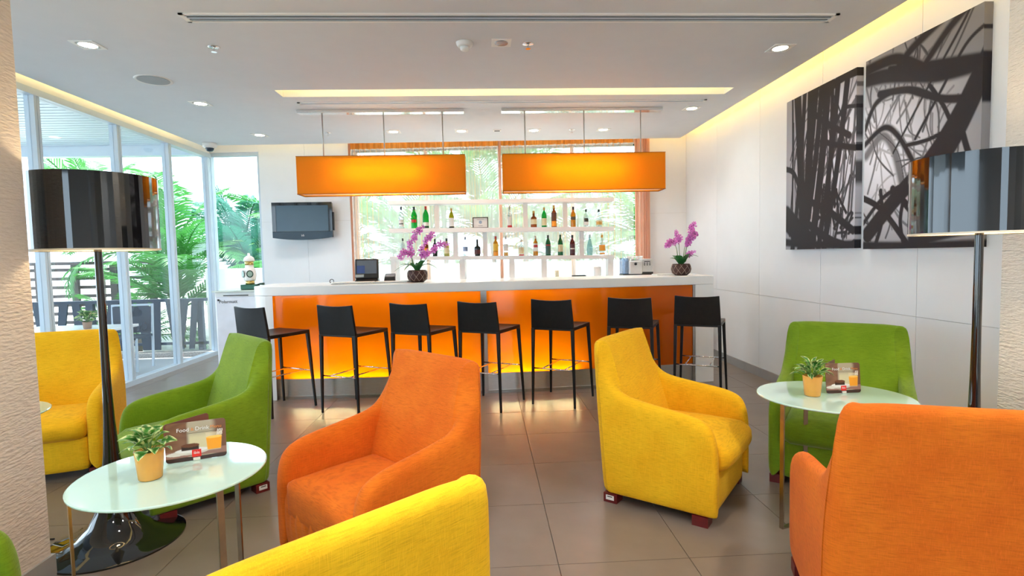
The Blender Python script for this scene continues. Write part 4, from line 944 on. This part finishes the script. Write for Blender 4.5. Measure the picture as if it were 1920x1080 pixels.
# potted plants on the tables
POTM = mat('yellow_orange_glaze', (.86, .40, .07), .22, var=.04, vscale=20, spec=.6); SOIL = mat('soil', (.03, .02, .012), .9, bump=.5)
LEAFP = attrmat('variegated_leaf', .4, .4, .2)
def vleaf(L, Wd, seed, narrow=1.):
    rnd = random.Random(seed); nu, nv = 10, 8; vs = []; cs = []; fs = []
    for i in range(nu + 1):
        s = i / nu; w = Wd * (math.sin(PI * min(1, s * .9 + .08)) ** .8) * (1 - .25 * s) * narrow
        for j in range(nv + 1):
            q = 2 * j / nv - 1; x = L * s; z = L * .55 * math.sin(1.1 * s) - L * .55 * s * s + .25 * abs(q) * w
            vs.append((x, q * w, z)); e = abs(q) + .35 * (s - .4) ** 2
            f = smooth01((e + .25 * math.sin(14 * s + 3 * q + seed) + .18 * math.sin(23 * q + seed * 2) - .62) / .18)
            g = np.array([.05, .22, .025]) * (1 + .4 * math.sin(7 * s + seed)); cs.append(g * (1 - f) + np.array([.66, .72, .34]) * f)
    for i in range(nu):
        for j in range(nv): a = i * (nv + 1) + j; fs.append((a, a + nv + 1, a + nv + 2, a + 1))
    return vs, fs, cs
def potted(loc, label, seed, scale, leaves, rr=.052, h=.115, narrow=1., pot=POTM):
    t = thing('potted_plant', label, 'potted plant', loc, 0, 'small variegated plants in pots')
    MB().lathe([(rr * .70, 0), (rr * .80, .003), (rr * .98, h * .92), (rr * 1.0, h), (rr * .93, h), (rr * .90, h - .012)], 32).build('pot', pot, t, smooth=True)
    MB().lathe([(rr * .92, h - .016), (rr * .92, h - .014)], 20).build('soil', SOIL, t)
    rnd = random.Random(seed); ms = []
    for k in range(5):
        vs, fs, cs = vleaf(.062 * scale, .026 * scale, seed + k * 3, narrow); me = bpy.data.meshes.new('leaf'); me.from_pydata(vs, [], fs); me.update(); me.materials.append(LEAFP); me.shade_smooth()
        a = me.color_attributes.new('print', 'FLOAT_COLOR', 'POINT'); c = np.ones((len(vs), 4), np.float32); c[:, :3] = cs; a.data.foreach_set('color', c.ravel()); ms.append(me)
    for k in range(leaves):
        az = k * 2.399 + rnd.uniform(-.3, .3); f = (k + .5) / leaves; rad = rr * (.25 + .75 * f); zz = h + (1 - f) * .05 * scale + rnd.uniform(0, .012)
        o = bpy.data.objects.new('leaf', ms[k % 5]); COL.objects.link(o); o.parent = t; o.location = (rad * math.cos(az), rad * math.sin(az), zz)
        o.rotation_euler = (rnd.uniform(-.5, .5), -(1.0 - f * 1.1) * .8 + rnd.uniform(-.2, .2), az); s = rnd.uniform(.75, 1.15); o.scale = (s, s, s)
        MB().tube([(0, 0, h - .016), (rad * .6 * math.cos(az), rad * .6 * math.sin(az), h + .01), (rad * math.cos(az), rad * math.sin(az), zz)], .0014, 4).build('stalk', STEMM, t)
    return t
potted((-1.218, 1.975, .621), 'broad-leaved variegated plant in yellow pot on the left table', 4, .92, 24, .047, .104)
potted((1.672, 2.675, .641), 'narrow-leaved variegated plant in yellow pot on the right table', 9, .95, 44, .047, .104, .55)

# menu cards
def card_print():
    nx, ny = 150, 112; x, y = np.meshgrid(np.linspace(0, 1, nx), np.linspace(0, 1, ny))
    im = np.ones((ny, nx, 3)) * np.array([.16, .075, .045]); wob = .5 + .5 * np.sin(x * 17 + 3 * np.sin(y * 9)) * np.sin(y * 13 + x * 5)
    def lay(mask, c): im[:] = im * (1 - mask[..., None]) + np.array(c) * mask[..., None]
    lay(.5 * wob * smooth01((.45 - x) / .1), (.30, .15, .08))
    lay(smooth01((x - .33) / .05) * smooth01((.86 - x) / .12), (.42, .36, .26)); lay(smooth01((x - .36) / .05) * smooth01((.8 - x) / .1) * smooth01((y - .25) / .2), (.66, .60, .38))
    lay(smooth01((y - .72) / .02) * smooth01((.90 - y) / .02), (.30, .16, .13)); lay(smooth01((y - .89) / .02), (.045, .02, .015))
    el = lambda cx, cy, a, b, s=.06: smooth01((1 - np.hypot((x - cx) / a, (y - cy) / b)) / s + .5)
    lay(el(.40, .775, .30, .075), (.62, .58, .52)); lay(el(.17, .80, .17, .05), (.70, .66, .60)); lay(el(.42, .735, .27, .06), (.80, .78, .76))
    lay(smooth01((x - .25) / .01) * smooth01((.545 - x) / .01) * smooth01((y - .60) / .01) * smooth01((.735 - y) / .01), (.035, .015, .008)); lay(el(.40, .61, .148, .05), (.14, .045, .015))
    gl = smooth01((x - .655 - .06 * (y - .4)) / .01) * smooth01((.935 - .06 * (y - .4) - x) / .01)
    lay(gl * smooth01((y - .33) / .01) * smooth01((.80 - y) / .01) * .6, (.75, .62, .42)); lay(gl * smooth01((y - .45) / .02) * smooth01((.78 - y) / .01), (.90, .36, .02)); lay(el(.80, .46, .13, .035), (.95, .55, .12))
    for k in range(4): lay((np.abs(x - (.86 + .025 * k) + .08 * (y - .3)) < .007) * (y > .27) * (y < .42) * .9, (.85, .8, .72))
    return im, nx, ny
IM, INX, INY = card_print(); CARDM = attrmat('glossy_card_print', .22, .5); CARDB = mat('brown_card', (.18, .07, .05), .3); INKW = mat('white_ink', (.85, .85, .85), .5); INKO = mat('orange_ink', (.75, .25, .05), .5); REDL = mat('red_logo', (.75, .02, .01), .4)
def menu_card(loc, rz, w, h, label):
    t = thing('menu_card', label, 'menu card', loc, rz, 'food and drink menu cards')
    lean = Matrix.Rotation(-.10, 4, 'X')
    def rounded(w_, h_, r=.012, n=4):
        pts = []
        for cx, cz, a0 in ((w_ / 2 - r, r, -PI / 2), (w_ / 2 - r, h_ - r, 0), (-w_ / 2 + r, h_ - r, PI / 2), (-w_ / 2 + r, r, PI)):
            pts += [(cx + r * math.cos(a0 + PI / 2 * k / n), cz + r * math.sin(a0 + PI / 2 * k / n)) for k in range(n + 1)]
        return pts
    P = rounded(w, h); n = len(P)
    MB().add([(x, 0, z) for x, z in P] + [(x, .0015, z) for x, z in P], [tuple(range(n)), tuple(range(2 * n - 1, n - 1, -1))] + [(i, (i + 1) % n, n + (i + 1) % n, n + i) for i in range(n)]).xf(lean).build('front_leaf', CARDB, t)
    r = .012; vs = []; fs = []
    for j in range(INY):
        v = j / (INY - 1); z = h * (1 - v); dz = min(z, h - z); ins = r - math.sqrt(max(0, r * r - (r - dz) ** 2)) if dz < r else 0
        for i in range(INX): vs.append(((i / (INX - 1) - .5) * (w - 2 * ins), -.0006, z))
    fs = [(j * INX + i, j * INX + i + 1, (j + 1) * INX + i + 1, (j + 1) * INX + i) for j in range(INY - 1) for i in range(INX - 1)]
    o = MB().add(vs, fs).xf(lean).build('printed_face', CARDM, t); setprint(o, IM.reshape(-1, 3))
    bm = Matrix.Translation((-w / 2, .002, 0)) @ Matrix.Rotation(.72, 4, 'Z') @ Matrix.Rotation(-.06, 4, 'X') @ Matrix.Translation((w * .46, 0, 0))
    P2 = rounded(w * .9, h * 1.0)
    MB().add([(x, 0, z) for x, z in P2] + [(x, .0015, z) for x, z in P2], [tuple(range(n)), tuple(range(2 * n - 1, n - 1, -1))] + [(i, (i + 1) % n, n + (i + 1) % n, n + i) for i in range(n)]).xf(bm).build('rear_leaf', CARDB, t)
    def tx(s, size, m, x, z, nm='lettering'): text(s, size, m, t, (x, -.0018 + z * .10, z), (PI / 2 - .10, 0, 0), nm, .0003)
    k = w / .21
    tx('Food', .021 * k, INKW, -.045 * k, h * .80); tx('&', .017 * k, INKO, -.012 * k, h * .80); tx('Drink', .021 * k, INKW, .022 * k, h * .80); tx('Menu', .018 * k, INKO, .070 * k, h * .805)
    MB().box(-.03 * k, .07 * k, -.0012, -.0008, h * .70, h * .706).xf(lean).build('printed_line', INK, t)
    MB().box(-.016 * k, .016 * k, -.0020, -.0010, h * .085, h * .085 + .028 * k).xf(lean).build('logo_plate', REDL, t)
    tx('ibis', .016 * k, INKW, 0, h * .085 + .016 * k); o = t.children[-1]; o.location.y -= .0012
    MB().box(-.012 * k, .012 * k, -.006, .012, 0, .010).build('clip_foot', mat('cream_plastic', (.8, .78, .68), .4), t)
    return t
menu_card((-1.143, 2.145, .621), .36, .208, .150, 'food and drink menu card on the left table, tilted up at right')
menu_card((1.857, 2.70, .641), .0, .185, .155, 'food and drink menu card on the right table beside narrow-leaved plant')

# ------------------------------------------------------------------ floor lamps
def floor_lamp(x, y, label, zb=1.455, zt=1.80, r=.262, br=.30):
    t = thing('floor_lamp', label, 'floor lamp', (x, y, 0), 0, 'black floor lamps with drum shades')
    prof = [(br, 0), (br, .008), (br * .96, .014), (br * .72, .028), (br * .54, .050), (br * .38, .10), (br * .27, .17), (br * .185, .27), (br * .115, .45), (br * .08, .62), (br * .065, .80), (br * .058, 1.0), (br * .055, zb + .02)]
    MB().lathe(prof, 48).build('trumpet_base', BLACKG, t, smooth=True)
    MB().tube([(0, 0, zb + .02), (0, 0, zb + .16)], .009, 8).build('stem', CHROME, t, smooth=True)
    MB().lathe([(r, zb), (r, zt), (r - .003, zt), (r - .003, zb), (r, zb)], 72, caps=False).build('shade', BLACKG, t, smooth=False); o = t.children[-1]; o.data.shade_smooth(); o.data.set_sharp_from_angle(angle=.7)
    MB().lathe([(r - .0035, zb + .001), (r - .0035, zt - .001)], 48, caps=False).build('shade_lining', SHADEL, t, smooth=True)
    MB().lathe([(r - .003, zb), (r, zb), (r, zb + .006), (r + .001, zb + .006), (r + .001, zb - .002), (r - .004, zb - .002)], 72, caps=False).build('shade_rim', mat('cream_rim', (.8, .72, .55), .5), t, smooth=False)
    mb = MB()
    for a in (0, 2 * PI / 3, 4 * PI / 3): mb.tube([(0, 0, zb + .15), ((r - .004) * math.cos(a), (r - .004) * math.sin(a), zb + .15)], .003, 6)
    mb.build('shade_spider', CHROME, t)
    MB().lathe([(.015, zb + .16), (.03, zb + .19), (.032, zb + .22), (.02, zb + .25), (.004, zb + .26)], 16).build('bulb', emis('bulb_glow', (1, .80, .5), 12), t, smooth=True)
    l = bpy.data.lights.new('lamp_light', 'POINT'); l.energy = 7; l.color = (1, .74, .42); l.shadow_soft_size = .04; lo = bpy.data.objects.new('lamp_light', l); COL.objects.link(lo); lo.parent = t; lo.location = (.06, 0, zb + .2)
    return t
floor_lamp(-1.885, 2.76, 'glossy black drum-shade floor lamp at left, behind the glass table', 1.462, 1.815)
floor_lamp(2.22, 2.33, 'glossy black drum-shade floor lamp at right, beside the canvas picture', 1.446, 1.785)
t = thing('power_cord', 'black power cord on the floor beside the left lamp base', 'cord', (0, 0, 0)); MB().tube([(-2.22, 2.80, .004), (-2.4, 2.78, .004), (-2.75, 2.9, .004), (-3.2, 2.8, .004)], .0045, 6).build('flex', INK, t, smooth=True)

# ------------------------------------------------------------------ outdoors
DECK = mat('pale_deck', (.40, .42, .44), .5, var=.05); GRND = mat('pale_ground', (.55, .55, .5), .9, var=.15, vscale=2)
struct(MB().box(-14, -4.2, -6, 8.35, -.14, -.02).build('deck_floor', DECK), 'pale terrace floor outside the left glazing')
struct(MB().box(-30, 30, -30, 40, -.5, -.16).build('ground', GRND), 'pale ground outdoors')
# terrace soffit of slats
sf = sroot('terrace_ceiling')
MB().box(-12, XL - .08, -3, 9.0, 3.42, 3.5).build('soffit_slab', WHITE, sf); MB().box(-12, XL - .08, 8.85, 9.0, 3.08, 3.42).build('edge_beam', ALU, sf)
SL = MB().box(-12, XL - .10, -.05, .05, 3.24, 3.26).build('slat', ALU, sf); SL.location = (0, 3.4, 0)
for k in range(1, 44):
    o = SL.copy(); COL.objects.link(o); o.location = (0, 3.4 + .125 * k, 0)
MB().box(-12, XL - .1, -3, 9, 3.27, 3.29).build('soffit_backing', mat('soffit_grey', (.16, .20, .24), .7), sf)
# fence of slanted boards
FEN = mat('dark_stained_timber', (.035, .055, .085), .7, var=.25, vscale=8, mapscale=(6, 6, .6)); FEN2 = mat('brown_grey_timber', (.09, .075, .075), .7, var=.25, vscale=8)
t = thing('terrace_fence', 'dark timber balustrade of slanted boards just outside the glazing', 'fence', (-5.7, 8.62, 0))
MB().box(-1.9, 1.38, -.05, .05, .80, .845).build('top_rail', FEN, t); MB().box(-1.9, 1.38, -.02, .02, .13, .17).build('bottom_rail', FEN, t)
rf = random.Random(5); x = -1.85; k = 0
while x < 1.28:
    wt = rf.uniform(.10, .16); lean = (-.07, .06, -.03, .09, -.08)[k % 5]; zz0, zz1 = .06, .80; w2 = wt * rf.uniform(.6, 1.0)
    MB().add([(x + lean, -.045, zz0), (x + lean + w2, -.045, zz0), (x + lean + w2, -.022, zz0), (x + lean, -.022, zz0), (x, -.045, zz1), (x + wt, -.045, zz1), (x + wt, -.022, zz1), (x, -.022, zz1)], [(0, 3, 2, 1), (4, 5, 6, 7), (0, 1, 5, 4), (1, 2, 6, 5), (2, 3, 7, 6), (3, 0, 4, 7)]).build('slat', FEN, t)
    x += wt + rf.uniform(.04, .10); k += 1
for x in (-1.85, -.35, 1.28): MB().box(x - .04, x + .04, -.02, .05, -.02, .80).build('post', FEN, t)
PEB = mat('pebble_kerb', (.34, .33, .31), .9, var=.5, vscale=60, bump=1, bscale=60)
struct(MB().box(-9, -4.2, 8.35, 8.55, -.14, .05).build('trim_kerb', PEB), 'pebble-dash kerb under the timber balustrade')
t = thing('slatted_screen', 'far horizontal-board fence beyond the terrace', 'fence', (-8.1, 10.6, -.16))
for k in range(7): MB().box(-2.6, 1.9, -.012, .012, .45 + .165 * k, .51 + .165 * k).build('slat', FEN2, t)
for x in (-2.5, -1.35, -.2, .45, 1.15, 1.85): MB().box(x - .06, x + .06, -.07, -.012, 0, 1.60).build('post', FEN2, t)
MB().box(-2.65, 1.95, -.08, .03, 1.56, 1.62).build('top_rail', FEN2, t)
t = thing('terrace_table', 'white terrace table outside with small potted plant', 'table', (-5.15, 6.9, -.02))
MB().box(-.62, .62, -.4, .4, .60, .635).build('tabletop', WHITEG, t, bevel=.005)
for x in (-.55, .55):
    for y in (-.33, .33): MB().box(x - .02, x + .02, y - .02, y + .02, 0, .60).build('leg', ALU, t)
potted((-4.86, 6.85, .616), 'green plant in small terracotta pot on the terrace table', 21, 1.6, 22, .05, .085, 1., mat('terracotta', (.40, .24, .17), .7))
t = thing('terrace_chair', 'grey-framed mesh terrace chair behind the white terrace table', 'chair', (-4.85, 7.65, -.02), .1)
MB().bar((-.25, 0, 0), (-.25, .06, .86), .025, .025).build('frame_post', ALU, t); MB().bar((.25, 0, 0), (.25, .06, .86), .025, .025).build('frame_post', ALU, t); MB().bar((-.26, .06, .85), (.26, .06, .85), .025, .025).build('top_rail', ALU, t)
MB().box(-.24, .24, .03, .045, .47, .83).build('back_mesh', mat('dark_mesh', (.06, .08, .11), .8), t); MB().box(-.25, .25, -.42, .03, .42, .45).build('seat', mat('dark_mesh2', (.06, .08, .11), .8), t)
for s in (-.25, .25): MB().bar((s, -.42, 0), (s, -.40, .44), .025, .025).build('leg', ALU, t)
struct(MB().box(-4.75, 8.5, 9.5, 9.65, -.16, 1.28).build('wall_garden', WHITE), 'low white garden wall beyond the back windows')
# palms
PALM1 = mat('palm_green', (.06, .26, .05), .5, var=.35, vscale=2, trans=.35); PALM2 = mat('palm_blue_green', (.03, .19, .12), .45, var=.35, vscale=2, trans=.3); TRNK = mat('palm_trunk', (.25, .21, .16), .9, var=.3, vscale=10, bump=.5)
def frond_mb(L, droop, seed, pairs=34, ll=.5):
    rnd = random.Random(seed); vs = []; fs = []; R0 = []
    for i in range(15):
        s = i / 14; R0.append(Vector((L * s * math.cos(droop * s * .7), 0, L * (s * .55 - droop * .55 * s * s))))
    mb = MB().tube(R0, [.018 * (1 - .8 * i / 14) + .003 for i in range(15)], 5)
    for k in range(pairs):
        s = .12 + .88 * k / pairs; f = s * 14; i = min(int(f), 13); p = R0[i].lerp(R0[i + 1], f - i); d = (R0[i + 1] - R0[i]).normalized()
        for sg in (-1, 1):
            l = ll * math.sin(PI * min(1, .18 + s * .80)) ** .6 * rnd.uniform(.85, 1.1); w = .028 + .010 * rnd.random()
            side = Vector((0, sg, 0)); ax = (d * .62 + side * .75 + Vector((0, 0, .12 - .1 * rnd.random()))).normalized(); nr = d.cross(side) * w * .4; tw = (d * w)
            m = p + ax * l * .55 + Vector((0, 0, -.04 * l)); e = p + ax * l + Vector((0, 0, -.28 * l))
            mb.add([p - tw * .4, p + tw * .4, m - tw * .7, m + tw * .7, e], [(0, 1, 3, 2), (2, 3, 4)])
    return mb
FR = []
for k in range(6): 
    mbk = frond_mb(1.9 + .15 * k, .55 + .13 * k, k); me = bpy.data.meshes.new('frond'); me.from_pydata(mbk.v, [], mbk.f); me.update(); FR.append(me)
def palm(x, y, h, n, sc, m, label, seed, tilt=0.):
    t = thing('palm_tree', label, 'palm tree', (x, y, -.16), 0, 'palms growing outside the windows'); rnd = random.Random(seed)
    MB().tube([(0, 0, 0), (.05, 0, h * .5), (0, 0, h)], [.08, .06, .07], 10).build('trunk', TRNK, t, smooth=True)
    for k in range(n):
        me = FR[rnd.randrange(6)]
        o = bpy.data.objects.new('frond', me); COL.objects.link(o); o.parent = t; o.location = (0, 0, h - .03 * k / n)
        o.rotation_euler = (rnd.uniform(-.3, .3), -rnd.uniform(-.25, 1.05) + tilt, 2 * PI * k / n + rnd.uniform(-.3, .3)); s = sc * rnd.uniform(.8, 1.15); o.scale = (s, s, s)
        o.material_slots[0].link = 'OBJECT' if o.material_slots else 'DATA'
    return t
for me in FR: me.materials.append(PALM1)
def palms():
    spec = [(-4.9, 11.9, 1.2, 18, .95, 'bright palm seen through the corner window left of the fridge'), (-5.6, 10.2, .7, 18, .95, 'low palm just beyond the slanted-board balustrade'), (-6.6, 11.8, 1.7, 16, 1.1, 'palm behind the far board fence'),
            (-3.4, 12.0, 1.0, 18, .95, 'palm above the garden wall left of the television'), (-6.0, 9.6, .25, 14, .55, 'small palm close outside the corner glazing'),
            (-1.6, 12.1, 1.5, 20, 1.1, 'palm behind the left end of the curtained window'), (.2, 12.3, 1.9, 20, 1.2, 'palm behind the middle of the curtained window'), (2.0, 12.1, 1.3, 20, 1.1, 'palm behind right part of the bottle shelf'),
            (3.8, 12.2, 1.8, 18, 1.2, 'palm behind right end of the curtained window'), (-8.6, 12.6, 2.2, 16, 1.1, 'tall palm far left beyond the fence'), (-4.0, 13.4, 2.0, 18, 1.1, 'palm standing behind the corner-window palms'), (-5.9, 13.6, 1.6, 18, 1.2, 'broad palm farthest behind the slanted-board balustrade'), (1.0, 13.5, 3.4, 14, 1.2, 'tall palm farthest behind the curtained window'), (-1.0, 13.8, 3.1, 14, 1.2, 'tall palm behind the left pendant lamp')]
    for i, (x, y, h, n, sc, lb) in enumerate(spec): palm(x, y, h, n, sc, PALM1 if i % 2 == 0 else PALM2, lb, i + 1)
palms()
for o in bpy.data.objects:
    if o.name.startswith('frond'):
        o.material_slots[0].link = 'OBJECT'; o.material_slots[0].material = PALM2 if hash(round(o.parent.location.x * 10)) % 2 else PALM1
